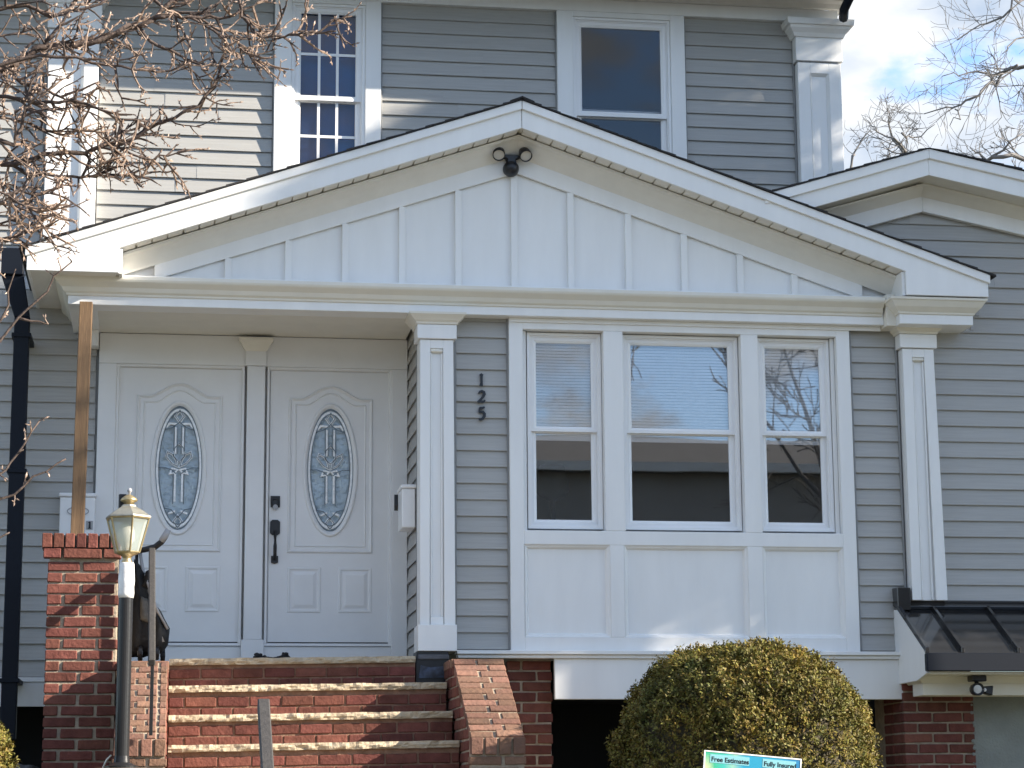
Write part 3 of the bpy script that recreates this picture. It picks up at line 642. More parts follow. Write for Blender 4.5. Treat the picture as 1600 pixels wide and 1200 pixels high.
for s in (-1, 1):
    def q(d, z): return (XA + s * d, z)
    EW = 3.53
    roof.prism([q(0, 5.060), q(0, 5.073), q(EW, 5.073 - slope * EW), q(EW, 5.060 - slope * EW)], -.388, 1.712)
    d = EW + .02
    while d > .02:
        e = max(d - .142, 0); lift = .012
        j = random.uniform(-.006, .006)
        roof.prism([q(d, 5.0735 - slope * d), q(d, 5.073 + lift + .004 - slope * d), q(max(e - .14, 0), 5.0735 + .002 - slope * max(e - .14, 0)), q(max(e - .14, 0), 5.0735 - slope * max(e - .14, 0))], -.424 + j, 1.711)
        d = e
    roof.prism([q(-.001, 5.098), q(.09, 5.092 - slope * .09), q(.09, 5.080 - slope * .09), q(-.001, 5.084)], -.43, 1.711)
roof.build('porch_roof', M_SHINGLE, house)

# ---- second gable over the right wing
g2 = MB()
def g2z(x, apex): return apex - (.312 if x < GX else .20) * abs(x - GX)
g = MB().prism([(4.30, g2z(4.30, 4.625)), (GX, 4.625), (GX, 4.760), (4.30, g2z(4.30, 4.760))], -.380, -.356)
g.prism([(GX + .001, 4.625), (11.0, g2z(11.0, 4.625)), (11.0, g2z(11.0, 4.76)), (GX + .001, 4.760)], -.380, -.356)
g2o = g.build('wing_gable', M_WHITE, house, .003)
g = MB().prism([(4.25, g2z(4.25, 4.75)), (GX, 4.75), (GX, 4.825), (4.25, g2z(4.25, 4.825))], -.402, -.3805)
g.prism([(GX + .001, 4.75), (11.02, g2z(11.02, 4.75)), (11.02, g2z(11.02, 4.825)), (GX + .001, 4.825)], -.402, -.3805)
g.build('rake_crown', M_WHITE, g2o, .004)
g = MB().prism([(4.30, g2z(4.30, 4.64)), (GX, 4.64), (11.0, g2z(11.0, 4.64)), (11.0, g2z(11.0, 4.655)), (GX, 4.655), (4.3, g2z(4.3, 4.655))], -.355, -.07).build('soffit_board', M_SOFFIT, g2o)
g = MB().prism([(4.30, g2z(4.30, 4.43)), (GX + .05, 4.43), (GX + .05, 4.555), (4.30, g2z(4.30, 4.555))], -.07, -.0215)
g.prism([(GX + .051, 4.43), (11.0, g2z(11.0, 4.43)), (11.0, g2z(11.0, 4.555)), (GX + .051, 4.555)], -.07, -.0215)
g.build('rake_frieze', M_WHITE, g2o, .003)
pr = [(-.071, 0), (-.085, .012), (-.12, .045), (-.15, .07), (-.15, .085), (-.071, .085)]; n = len(pr)
for xs in ((4.3, GX + .04), (GX + .041, 11.0)):
    vs = [(x, yy, g2z(x, 4.553) + zz) for x in xs for yy, zz in pr]
    MB().add(vs, [(k, (k + 1) % n, n + (k + 1) % n, n + k) for k in range(n)] + [tuple(range(n)), tuple(range(2 * n - 1, n - 1, -1))]).build('rake_crown', M_SOFFIT, g2o)
g = MB()
for sgn, sl, ew in ((-1, .312, 1.22), (1, .20, 5.55)):
    def q(d, z): return (GX + sgn * d, z)
    g.prism([q(0, 4.812), q(0, 4.826), q(ew, 4.826 - sl * ew), q(ew, 4.812 - sl * ew)], -.378, 4.0)
    d = ew
    while d > .02:
        e = max(d - .142, 0); b = max(e - .14, 0)
        g.prism([q(d, 4.8265 - sl * d), q(d, 4.8425 - sl * d), q(b, 4.8285 - sl * b), q(b, 4.8265 - sl * b)], -.414 + random.uniform(-.006, .006), 3.99); d = e
g.build('wing_roof', M_SHINGLE, house)
MB().box(10.96, 11.0, -.38, 3.9, 3.42, 3.72).build('eave_fascia', M_WHITE, g2o)
MB().box(10.35, 10.98, -.378, -.10, 3.36, 3.54).build('eave_return', M_WHITE, g2o, .003)

# ---- awning roof over the garage
aw = MB().add([(5.245, -.045, 1.440), (9.4, -.045, 1.440), (9.4, -.69, 1.052), (5.245, -.69, 1.052), (5.245, -.045, 1.425), (9.4, -.045, 1.425), (9.4, -.69, 1.036), (5.245, -.69, 1.036)],
              [(0, 1, 2, 3), (7, 6, 5, 4), (0, 4, 5, 1), (1, 5, 6, 2), (2, 6, 7, 3), (3, 7, 4, 0)]).build('awning_roof', M_BLACKMETAL, house)
x = 5.245
for i in range(11):
    w = .011 if i else .014
    MB().add([(x - w, -.042, 1.442), (x + w, -.042, 1.442), (x + w, -.042, 1.478), (x - w, -.042, 1.478), (x - w, -.688, 1.053), (x + w, -.688, 1.053), (x + w, -.688, 1.092), (x - w, -.688, 1.092)],
             [(0, 1, 2, 3), (4, 7, 6, 5), (0, 4, 5, 1), (1, 5, 6, 2), (2, 6, 7, 3), (3, 7, 4, 0)]).build('standing_seam', M_BLACKMETAL, aw, .002)
    x += .262 if i == 0 else .415
MB().prism([(-.02, 1.485), (-.05, 1.478), (-.12, 1.43), (-.10, 1.41), (-.02, 1.42)], 5.30, 9.4, 'x').build('head_flashing', M_BLACKMETAL, aw, .002)
MB().prism([(-.02, 1.470), (-.048, 1.468), (-.075, 1.452), (-.02, 1.455)], 5.36, 9.4, 'x').build('grey_flashing_edge', M_GREY, aw)
MB().prism([(-.001, 1.57), (-.13, 1.565), (-.13, 1.40), (-.001, 1.44)], 5.232, 5.33, 'x').build('step_flashing', M_BLACKMETAL, aw, .003)
MB().prism([(-.66, 1.045), (-.715, 1.050), (-.720, .925), (-.66, .925)], 5.232, 9.42, 'x').build('awning_fascia', M_NAVY, aw, .004)
MB().prism([(-.0, 1.41), (-.085, 1.405), (-.655, 1.065), (-.655, .935), (-.69, .912), (-.46, .868), (-.0, .868)], 5.236, 5.262, 'x').build('awning_cheek', M_WHITE, aw, .002)
MB().box(5.265, 9.4, -.655, -.40, .905, .925).build('awning_soffit', M_CAP, aw, .002)
fz = MB().box(5.30, 9.4, -.40, -.18, .770, .904).build('awning_frieze', M_CAP, aw, .003)
MB().ring([(5.299, -.10), (5.299, -.401), (9.4, -.401)], [(0, .855), (.008, .858), (.03, .885), (.045, .895), (.048, .9045), (0, .9045)], closed=False, ax='z').build('crown_moulding', M_CAP, fz)

# ---- foundations
fp = MB().box(2.382, 2.690, .06, 1.2, -.1, 1.046).build('foundation_pier', M_MORTAR, house); brick_wall(fp, 2.372, 2.700, -.05, 1.040, .050, phase=1)
gp = MB().box(5.262, 5.775, -.085, .6, -.1, 1.04).build('garage_pier', M_MORTAR, house); brick_wall(gp, 5.252, 5.785, -.05, 1.035, -.097, L=.21, phase=1)
for i in range(14):
    brick(gp, (5.252 + .045, .05, 1.035 - .0743 * (i + .5)), (.09, .19, .062), M_BRICK); brick(gp, (5.252 + .045, .26, 1.035 - .0743 * (i + .5)), (.09, .19, .062), M_BRICK)
MB().box(5.79, 9.4, -.05, .3, -.1, .95).build('garage_wall', M_STUCCO, house)
for i in range(16):                                                # ragged render edge lapping onto the brick
    z = random.uniform(.2, .76); s = random.uniform(.006, .016)
    MB().lathe([(s, 0), (s * .7, -.006), (0.001, -.008)], (5.785 - random.uniform(.0, .02), -.096, z), 7, axis='y').build('render_splash', M_STUCCO, house)

# ================================================================ front steps
steps = thing('front_steps', (.9, -.9, -.05), 'brick front steps with rough stone treads between two sloping brick cheek walls', 'steps')
TL = .0148
def tread_slab(x0, x1, y0, y1, zt, th=.044):
    mb = MB(); nx = int((x1 - x0) / .022); nz = 4; vs = []; fs = []
    for i in range(nx + 1):
        x = x0 + (x1 - x0) * i / nx
        for j in range(nz + 1):
            v = j / nz; k = mnoise.noise(Vector((x * 13, zt * 31, v * 1.6))) * .015 + mnoise.noise(Vector((x * 34, zt * 7, v * 3))) * .011
            b = math.sin(PI * v) * .006
            top = .004 * mnoise.noise(Vector((x * 9, zt, 3)))
            vs.append((x, y0 - b + k, zt - th + th * v + TL * x + (top if v > .9 else 0) + (.004 * mnoise.noise(Vector((x * 11, zt, 8))) if v < .1 else 0)))
        vs.append((x, y1, zt + TL * x)); vs.append((x, y1, zt - th + TL * x))
    n = nz + 3
    for i in range(nx):
        for j in range(n): fs.append((i * n + j, (i + 1) * n + j, (i + 1) * n + (j + 1) % n, i * n + (j + 1) % n))
    fs += [tuple(range(n)), tuple(nx * n + j for j in range(n - 1, -1, -1))]
    return mb.add(vs, fs).build('tread', M_STONE, steps)
tread_slab(-.012, 1.690, -.185, .12, 1.028); tread_slab(-.012, 1.872, -.485, -.14, .827); tread_slab(-.010, 1.876, -.785, -.44, .618); tread_slab(-.008, 1.884, -1.085, -.74, .414); tread_slab(-.008, 1.884, -1.385, -1.04, .21)
ty = [(-.165, 1.028 - .044, 1.69, .785), (-.465, .827 - .044, 1.872, .575), (-.765, .618 - .044, 1.876, .372), (-1.065, .414 - .044, 1.884, .17)]
for i, (yf, zt, x1, zb) in enumerate(ty):
    rs = MB().add([(-.012, yf + .010, zb), (x1, yf + .010, zb + TL * x1), (x1, yf + .010, zt - .001 + TL * x1), (-.012, yf + .010, zt - .001), (-.012, yf + .28, zb), (x1, yf + .28, zb + TL * x1), (x1, yf + .28, zt - .001 + TL * x1), (-.012, yf + .28, zt - .001)],
                  [(0, 1, 2, 3), (0, 3, 7, 4), (1, 5, 6, 2), (3, 2, 6, 7)]).build('riser', M_MORTARD, steps)
    brick_wall(rs, -.010, x1, zb + .01, zt - .010 - (.02 if i % 2 else .012), yf, M_BRICKD if i == 9 else M_BRICK, pz=.0735, L=.205, jv=.012, jh=.010, dep=.06, phase=i, tilt=TL)
box('landing', M_CONC, steps, -.83, 1.72, .10, .86, .90, 1.022, .004)
box('landing_side', M_MORTAR, steps, -.36, -.012, -.14, .10, .0, 1.004, .004)
blk = MB().box(1.70, 1.925, -.150, .06, .86, 1.085).build('corner_block', M_BLACK, steps)
MB().prism([(1.715, .90), (1.90, .905), (1.89, .985), (1.80, .975), (1.73, .99)], -.158, -.1505).build('torn_membrane', mat('blue_grey_membrane', (.06, .08, .13), .5, col2=(.02, .02, .025), vscale=20, bump=.6, bscale=20), steps)
MB().box(1.71, 1.93, -.165, -.02, 1.03, 1.065).build('slate_strip', M_ROCK, steps, .006)

def cheek_wall(name, x0, x1, ztop, zfront, y0, y1, label, splits, capm, yb=-.19):
    t = thing(name, ((x0 + x1) / 2, (y0 + y1) / 2, -.05), label, 'brick wall', 'sloping brick cheek walls beside the front steps')
    MB().prism([(yb, -.1), (yb, ztop - .013), (y1, ztop - .013), (y0 + .004, zfront - .013), (y0 + .01, -.1)], x0 + .012, x1 - .012, 'x').build('core', M_MORTAR, t)
    ang = math.atan2(ztop - zfront, y1 - y0); L = math.hypot(ztop - zfront, y1 - y0); n = 13; p = L / n
    for i in range(n):
        s = (i + .5) * p; y = y1 - s * math.cos(ang); z = ztop - s * math.sin(ang)
        xs = splits[i % 2]; ed = [x0] + [x0 + k for k in xs] + [x1]
        for a, b in zip(ed[:-1], ed[1:]):
            dz = random.uniform(-.005, .004)
            brick(t, ((a + b) / 2, y + .030 * math.sin(ang), z - .030 * math.cos(ang) + dz), (b - a - .018, p - .013, .06), M_BRICKD, (ang + random.uniform(-.02, .02), random.uniform(-.012, .012), random.uniform(-.015, .015)))
    y = yb
    while y - .09 > y1:
        brick(t, ((x0 + x1) / 2, y - .05, ztop - .032), (x1 - x0, .09, .062), M_BRICKD); y -= .106
    # soldier cap on the front end and courses below it
    nb = 4; w = (x1 - x0) / nb
    for i in range(nb): brick(t, (x0 + w * (i + .5), y0 - .020 + .045, zfront - .062), (w - .016, .09, .105), capm)
    brick_wall(t, x0, x1, -.05, zfront - .118, y0 - .005, capm, pz=.07, jv=.022, jh=.02)
    # inner side courses
    for row in range(14):
        z = ztop - .085 - row * .0743
        yfr = y1 - (ztop - z - .05) / math.tan(ang)
        y = yb
        while y > yfr and y > y0 + .12:
            yy = max(y - .2, yfr, y0 + .08)
            if y - yy > .04:
                for xx in ((x0 + .028,) if x0 > 0 else (x1 - .028,)):
                    o = brick(t, (xx, (y + yy) / 2, z), (.05, y - yy - .012, .062), M_BRICK)
            y -= .212
    return t
cheek_wall('cheek_wall', 1.888, 2.252, 1.005, .452, -1.554, -.63, 'sloping brick cheek wall to the right of the steps, its top rows in bright sun', [(.165,), (.235,)], M_BRICKD)
cheek_wall('cheek_wall', -.352, -.016, .985, .448, -1.554, -.63, 'sloping brick cheek wall left of the steps, behind the lamp post and handrail', [(.20, .275), (.13, .275)], M_BRICKD)

# ================================================================ brick pier and timber post
pier = thing('brick_pier', (-.6, -.25, -.05), 'square red brick pier with soldier course cap at left of the porch', 'pier')
MB().box(-.828, -.372, -.47, -.02, -.1, 1.755).build('core', M_MORTAR, pier)
brick_wall(pier, -.838, -.362, -.02, 1.665, -.482, L=.212, jv=.022, phase=0)
brick_wall(pier, -.868, -.352, 1.672, 1.752, -.512, L=.25, jv=.018, phase=1)
for i in range(7): brick(pier, (-.882 + .0755 * (i + .5), -.47, 1.80), (.066, .10, .098), M_BRICK)
MB().box(-.875, -.355, -.46, -.01, 1.754, 1.843).build('cap_core', M_MORTAR, pier)
for i in range(5):
    for xx in (-.852,): brick(pier, (xx, -.36 + .08 * i, 1.80), (.06, .07, .097), M_BRICK)
post = MB().add([(-.702, -.44, 1.852), (-.612, -.44, 1.852), (-.612, -.35, 1.852), (-.702, -.35, 1.852), (-.690, -.24, 3.521), (-.600, -.24, 3.521), (-.600, -.15, 3.521), (-.690, -.15, 3.521)],
                [(0, 3, 2, 1), (4, 5, 6, 7), (0, 1, 5, 4), (1, 2, 6, 5), (2, 3, 7, 6), (3, 0, 4, 7)])
post.v = [(x, y + .12 if z < 2 else y, z) for x, y, z in post.v]
tag(post.build('timber_post', M_WOOD, None, .004), 'bare brown timber post on the brick pier holding up the porch corner', 'post')

# ================================================================ small things on the house
def mailbox(x0, x1, y0, y1, z0, z1, label, facing='y', lip=.02):
    t = thing('mailbox', ((x0 + x1) / 2, (y0 + y1) / 2, z0), label, 'mailbox', 'white wall mailboxes')
    MB().box(x0, x1, y0, y1, z0, z1 - .03).build('body', M_VINYL, t, .006)
    MB().box(x0 - .008, x1 + .008, y0 - .012, y1, z1 - .029, z1).build('lid', M_VINYL, t, .006)
    return t
t = mailbox(-.832, -.578, .745, .838, 1.86, 2.30, 'flat white wall mailbox bearing a number 1 tile, half hidden by the timber post')
MB().ring(oval(-.700, 2.165, .080, .034, 28), [(0, .7445), (0, .738), (-.007, .738), (-.007, .7445)]).build('oval_emblem', M_GREY, t)
MB().box(-.640, -.590, .741, .7445, 2.03, 2.095).build('number_tile', M_GREY, t, .001)
MB().prism([(-.620, 2.04), (-.606, 2.04), (-.606, 2.086), (-.613, 2.09), (-.624, 2.083), (-.624, 2.077), (-.618, 2.08)], .738, .7408).build('numeral', M_NUM, t)
MB().prism([(-.626, 2.036), (-.602, 2.036), (-.602, 2.0415), (-.626, 2.0415)], .738, .7407).build('numeral_foot', M_NUM, t)
t = mailbox(1.628, 1.726, .16, .44, 2.00, 2.315, 'white mailbox on the porch side wall beside the right door')
MB().prism([(.44, 2.20), (.455, 2.28), (.455, 2.16)], 1.60, 1.628, 'x').build('flap_hook', M_BLACK, t)

def stroke(pts, ws, y0, y1):
    """bold stroke with varying width as a thin raised prism"""
    P = [Vector(p) for p in pts]; L = []; R = []
    for i, p in enumerate(P):
        d = (P[min(i + 1, len(P) - 1)] - P[max(i - 1, 0)]).normalized(); nn = Vector((-d.y, d.x)) * ws[i] / 2
        L.append(tuple(p + nn)); R.append(tuple(p - nn))
    mb = MB(); n = len(P)
    vs = [(a[0], y0, a[1]) for a in L] + [(a[0], y0, a[1]) for a in R] + [(a[0], y1, a[1]) for a in L] + [(a[0], y1, a[1]) for a in R]
    fs = []
    for i in range(n - 1):
        fs += [(i, i + 1, n + i + 1, n + i), (2 * n + i, 3 * n + i, 3 * n + i + 1, 2 * n + i + 1), (i, 2 * n + i, 2 * n + i + 1, i + 1), (n + i, n + i + 1, 3 * n + i + 1, 3 * n + i)]
    fs += [(0, n, 3 * n, 2 * n), (n - 1, 3 * n - 1, 4 * n - 1, 2 * n - 1)]
    return mb.add(vs, fs)
NX = 2.187
def numeral(strokes, zc, label):
    mb = MB()
    for k, (pts, ws) in enumerate(strokes):
        s = stroke([(NX + p[0] * .001, zc + p[1] * .001) for p in pts], [w * .001 for w in ws], -.034 - k * .0006, -.021); mb.add(s.v, s.f)
    tag(mb.build('house_numeral', M_NUM), label, 'house number', 'house numbers 125')
numeral([([(-3, -46), (0, -20), (0, 20), (3, 42)], [26, 16, 17, 21]), ([(3, 46), (-4, 38), (-14, 34)], [10, 14, 10])], 3.062, 'black numeral 1 on grey siding, at the top of the three digit house number')
numeral([([(-22, 24), (-14, 38), (2, 43), (16, 36), (20, 20), (12, 2), (-4, -16), (-20, -34), (-26, -42)], [10, 14, 17, 21, 22, 19, 17, 18, 20]), ([(-26, -38), (-8, -35), (8, -36), (20, -32), (25, -22)], [13, 15, 17, 14, 8])], 2.936, 'black numeral 2 on grey siding, in the middle of the house number')
numeral([([(22, 46), (8, 40), (-14, 38)], [12, 17, 17]), ([(-14, 42), (-16, 24), (-19, 6)], [12, 12, 12]), ([(-20, 4), (-6, 12), (10, 10), (20, -4), (19, -22), (8, -38), (-6, -46), (-22, -45)], [9, 14, 18, 21, 22, 19, 15, 10])], 2.815, 'black numeral 5 on grey siding, at the bottom of the house number')

fl = thing('floodlight', (2.40, -.085, 4.62), 'black security floodlight with two round heads under the porch gable peak', 'floodlight', 'black security lights')
MB().lathe([(.055, 0), (.06, -.02), (.058, -.05), (.045, -.085), (.02, -.10), (.001, -.102)], (2.402, -.083, 4.635), 20, axis='y').build('sensor_housing', M_NUM, fl, smooth=True)
MB().prism([(2.345, 4.735), (2.46, 4.735), (2.455, 4.715), (2.435, 4.70), (2.44, 4.66), (2.365, 4.66), (2.37, 4.70), (2.35, 4.715)], -.15, -.0835).build('mount_arm', M_NUM, fl, .006)
for s in (-1, 1):
    c = Vector((2.402 + s * .098, -.17, 4.735)); d = Vector((s * .10, -.75, -.66)).normalized(); a = d.cross(Vector((0, 0, 1))).normalized(); b = d.cross(a)
    mb = MB(); vs = []; prof = [(.012, -.07), (.035, -.062), (.043, -.03), (.047, .035), (.043, .038), (.041, .022)]; n = 18
    for rr, h in prof:
        for k in range(n): vs.append(c + d * h + a * (rr * math.cos(2 * PI * k / n)) + b * (rr * math.sin(2 * PI * k / n)))
    mb.add(vs, [(i * n + k, i * n + (k + 1) % n, (i + 1) * n + (k + 1) % n, (i + 1) * n + k) for i in range(len(prof) - 1) for k in range(n)] + [tuple(range(n))])
    hd = mb.build('lamp_head', M_NUM, fl, smooth=True)
    MB().add([c + d * .024 + a * (.041 * math.cos(2 * PI * k / n)) + b * (.041 * math.sin(2 * PI * k / n)) for k in range(n)], [tuple(range(n))]).build('lens', M_LENS, hd)
    MB().tube([(2.402 + s * .04, -.125, 4.715), (2.402 + s * .07, -.15, 4.722)], .014, 8).build('knuckle', M_NUM, fl)
fl2 = thing('floodlight', (5.67, -.5, .90), 'small black security light under the black awning over the garage', 'floodlight', 'black security lights')
MB().box(5.615, 5.725, -.55, -.45, .862, .904).build('mount_plate', M_BLACK, fl2, .006)
MB().tube([(5.665, -.5, .865), (5.66, -.52, .835)], .016, 8).build('stem', M_BLACK, fl2)
MB().lathe([(.02, .03), (.042, .02), (.046, -.045), (.042, -.05), (.036, -.036)], (5.648, -.53, .805), 18, axis='y').build('lamp_head', M_BLACK, fl2, smooth=True)
MB().lathe([(.036, 0), (.001, -.006)], (5.648, -.565, .805), 18, axis='y').build('lens', M_LENS, fl2)
MB().add(*(lambda q: (q.v, q.f))(MB().prism([(5.69, .825), (5.765, .83), (5.755, .76), (5.70, .775)], -.57, -.50))).build('sensor', M_BLACK, fl2, .006)
MB().lathe([(.014, 0), (.001, -.005)], (5.697, -.571, .80), 10, axis='y').build('sensor_eye', M_LENS, fl2)

# ================================================================ lamp post
LX, LY = -.297, -1.42
lp = thing('lamp_post', (LX, LY, -.05), 'black lamp post with brass framed lantern and pale tape round its neck', 'lamp post')
MB().box(LX - .17, LX + .17, LY - .17, LY + .17, -.1, .262).build('footing', M_MORTAR, lp, .01)
MB().lathe([(.105, .263), (.105, .278), (.085, .284), (.052, .30), (.046, .34), (.0455, 1.50)], (LX + .003, LY, 0), 24).build('pole', M_DARKIRON, lp, smooth=False)
MB().lathe([(.0475, 1.33), (.051, 1.36), (.049, 1.40), (.053, 1.44), (.050, 1.49), (.047, 1.545), (.044, 1.555)], (LX + .004, LY, 0), 18).build('tape_wrap', M_TAPE, lp, smooth=True)
MB().lathe([(.030, 1.55), (.034, 1.562), (.026, 1.575), (.030, 1.592), (.045, 1.602), (.070, 1.612), (.072, 1.618)], (LX + .004, LY, 0), 20).build('collar', M_BRASS, lp, smooth=True)
cx, cy = LX + .006, LY; n = 6; rb_, rt_, zb_, zt_ = .080, .140, 1.620, 1.838; ro = PI / 6 + .22
def hexp(rr, z, k): return Vector((cx + rr * math.cos(2 * PI * k / n + ro), cy + rr * math.sin(2 * PI * k / n + ro), z))
mb = MB()
for k in range(n): mb.tube([hexp(rb_, zb_, k), hexp(rt_, zt_, k)], .0065, 6); mb.tube([hexp(rb_, zb_, k), hexp(rb_, zb_, k + 1)], .006, 6); mb.tube([hexp(rt_, zt_, k), hexp(rt_, zt_, k + 1)], .008, 6)
lf = mb.build('lantern_frame', M_BRASS, lp)
M_LGLASS = mat('milky_lantern_glass', (.58, .65, .62), .25, transl=.45)
def lantern_glass():
    m = M_LGLASS; n_, l_ = m.node_tree.nodes, m.node_tree.links
    ms = n_.new('ShaderNodeMixShader'); tr = n_.new('ShaderNodeBsdfTransparent'); o = n_['Material Output']; src = o.inputs[0].links[0].from_socket
    ms.inputs[0].default_value = .45; l_.new(src, ms.inputs[1]); l_.new(tr.outputs[0], ms.inputs[2]); l_.new(ms.outputs[0], o.inputs[0])
lantern_glass()
for k in range(n):
    a, b, c, d = hexp(rb_ - .003, zb_, k), hexp(rb_ - .003, zb_, k + 1), hexp(rt_ - .003, zt_, k + 1), hexp(rt_ - .003, zt_, k)
    MB().add([a, b, c, d], [(0, 1, 2, 3)]).build('glass_pane', M_LGLASS, lf)
MB().lathe([(.138, 1.838), (.152, 1.842), (.148, 1.852), (.10, 1.885), (.062, 1.908), (.050, 1.915), (.046, 1.925)], (cx, cy, 0), 6, ro).build('lantern_roof', M_PEWTER, lp)
MB().lathe([(.030, 1.92), (.034, 1.94), (.050, 1.948), (.056, 1.957), (.045, 1.972), (.026, 1.985), (.012, 1.992)], (cx + .002, cy, 0), 18).build('cupola', M_BRASS, lp, smooth=True)
MB().lathe([(.006, 1.99), (.007, 2.005), (.014, 2.012), (.016, 2.02), (.011, 2.033), (.001, 2.036)], (cx + .004, cy, 0), 12).build('finial', M_GREY, lp, smooth=True)
MB().box(cx - .065, cx - .012, cy + .02, cy + .075, 1.90, 2.00).build('photocell', M_BLACK, lp, .006)
MB().lathe([(.02, 1.63), (.026, 1.66), (.055, 1.70), (.058, 1.74), (.045, 1.79), (.02, 1.81), (.001, 1.812)], (cx - .012, cy, 0), 16).build('bulb', M_BULB, lp, smooth=True)

K_ = .970                                                           # post stands just in front of the cheek wall end
for o in list(bpy.data.objects):
    a = o
    while a.parent: a = a.parent
    if a is lp and o.type == 'MESH': o.data.transform(Matrix.Translation((0, -1.85 - LY * K_, 0)) @ Matrix.Scale(K_, 4))
lp.location = (LX * K_, -1.85, -.05); INV[lp.name] = Matrix.Translation(-lp.location)
for o in lp.children: o.matrix_parent_inverse = INV[lp.name]

# ================================================================ handrails
hr = thing('handrail', (-.14, -.5, .45), 'weathered grey handrail sloping down the left cheek wall behind the lamp post', 'handrail', 'weathered stair handrails')
def bar(p, q, w, h):
    p, q = Vector(p), Vector(q); d = (q - p).normalized(); a = d.cross(Vector((0, 0, 1))).normalized() * w / 2; b = a.normalized().cross(d) * h / 2
    return MB().add([p - a - b, p + a - b, p + a + b, p - a + b, q - a - b, q + a - b, q + a + b, q - a + b], [(0, 3, 2, 1), (4, 5, 6, 7), (0, 1, 5, 4), (1, 2, 6, 5), (2, 3, 7, 6), (3, 0, 4, 7)])
bar((-.145, -.50, 1.74), (-.119, -1.70, .905), .044, .048).build('rail', M_RAIL, hr, .006)
MB().box(-.127, -.105, -1.64, -1.615, .46, .94).build('post', M_DARKIRON, hr, .002); MB().box(-.155, -.131, -.60, -.575, .97, 1.66).build('post', M_DARKIRON, hr, .002)
hr2 = thing('handrail', (.392, -6.7, -.9), 'weathered grey handrail end rising in front of the brick steps at the bottom edge', 'handrail', 'weathered stair handrails')
bar((.388, -6.25, .440), (.400, -7.75, -.60), .050, .058).build('rail', M_RAIL, hr2, .005)
MB().box(.375, .405, -6.42, -6.39, -.45, .32).build('post', M_DARKIRON, hr2, .002); MB().box(.38, .41, -7.62, -7.59, -1.3, -.53).build('post', M_DARKIRON, hr2, .002)

# ================================================================ folded stroller, shoes
st = thing('folded_stroller', (-.15, .02, 1.0), 'black folded stroller standing on the landing behind the lamp post and handrail', 'stroller')
def blob(c, s, seed, amp, n=3):
    bm = bmesh.new(); bmesh.ops.create_icosphere(bm, subdivisions=n + 1, radius=1)
    for v in bm.verts:
        p = v.co.copy(); k = 1 + amp * mnoise.noise(p * 1.7 + Vector((seed, 0, 0))) + amp * .6 * mnoise.noise(p * 4.1 + Vector((0, seed, 0)))
        v.co = Vector((c[0] + p.x * s[0] * k, c[1] + p.y * s[1] * k, c[2] + p.z * s[2] * k))
    me = bpy.data.meshes.new('b'); bm.to_mesh(me); bm.free()
    for p in me.polygons: p.use_smooth = True
    return me
def blob_obj(name, m, parent, c, s, seed, amp=.3):
    me = blob(c, s, seed, amp); me.name = name; me.materials.append(m); return link(bpy.data.objects.new(name, me), parent)
def pillow(name, poly, y0, th, seed, m, parent):
    P = []
    for a, b in zip(poly, poly[1:] + poly[:1]):
        for k in range(3): P.append((a[0] + (b[0] - a[0]) * k / 3, a[1] + (b[1] - a[1]) * k / 3))
    cx = sum(p[0] for p in P) / len(P); cz = sum(p[1] for p in P) / len(P); mb = MB(); vs = []; lay = [(-1, .25), (-.92, .6), (-.6, .9), (0, 1), (.6, .9), (1, .4)]; n = len(P)
    for t, sc_ in lay:
        for p in P:
            w = 1 + .10 * mnoise.noise(Vector((p[0] * 14, p[1] * 9, seed + t * 2)))
            vs.append((cx + (p[0] - cx) * sc_ * w, y0 + t * th + .03 * mnoise.noise(Vector((p[0] * 12, p[1] * 10, seed))), cz + (p[1] - cz) * sc_ * w))
    mb.add(vs, [(i * n + k, i * n + (k + 1) % n, (i + 1) * n + (k + 1) % n, (i + 1) * n + k) for i in range(len(lay) - 1) for k in range(n)] + [tuple(range(n)), tuple((len(lay) - 1) * n + k for k in range(n))])
    return mb.build(name, m, parent, smooth=True)
pillow('seat_fabric', [(-.30, 1.05), (-.14, 1.05), (-.11, 1.30), (-.14, 1.48), (-.20, 1.66), (-.27, 1.72), (-.30, 1.55)], .0, .10, 3, M_CLOTH, st)
pillow('hood', [(-.23, 1.52), (-.16, 1.50), (-.135, 1.60), (-.145, 1.665), (-.19, 1.645)], -.02, .09, 8, M_CLOTH, st)
pillow('basket', [(-.16, 1.06), (-.07, 1.07), (-.025, 1.14), (-.015, 1.25), (-.075, 1.36), (-.12, 1.42)], -.02, .10, 5, M_CLOTH, st)
pillow('footmuff', [(-.22, 1.30), (-.15, 1.27), (-.13, 1.35), (-.17, 1.45), (-.22, 1.47)], -.09, .03, 12, M_GREYCLOTH, st)
MB().tube([(-.235, .0, 1.80), (-.20, -.03, 1.60), (-.13, -.11, 1.42), (-.06, -.10, 1.15)], .012, 8).build('frame_tube', M_GREY, st, smooth=True)
MB().tube([(-.255, .02, 1.80), (-.255, .0, 1.50), (-.24, .0, 1.06)], .012, 8).build('frame_tube', M_BLACK, st, smooth=True)
MB().tube([(-.19, -.08, 1.62), (-.15, -.13, 1.48), (-.10, -.13, 1.36), (-.03, -.09, 1.24)], .010, 8).build('harness_strap', M_GREY, st, smooth=True)
MB().tube([(-.26, .0, 1.79), (-.20, -.02, 1.80), (-.13, -.05, 1.815), (-.085, -.06, 1.85), (-.06, -.07, 1.885)], [.018, .02, .022, .022, .02], 10).build('handlebar', M_BLACK, st, smooth=True)
MB().tube([(-.085, -.066, 1.856), (-.06, -.078, 1.893), (-.038, -.082, 1.935)], [.023, .024, .021], 10).build('grip', M_GREY, st, smooth=True)
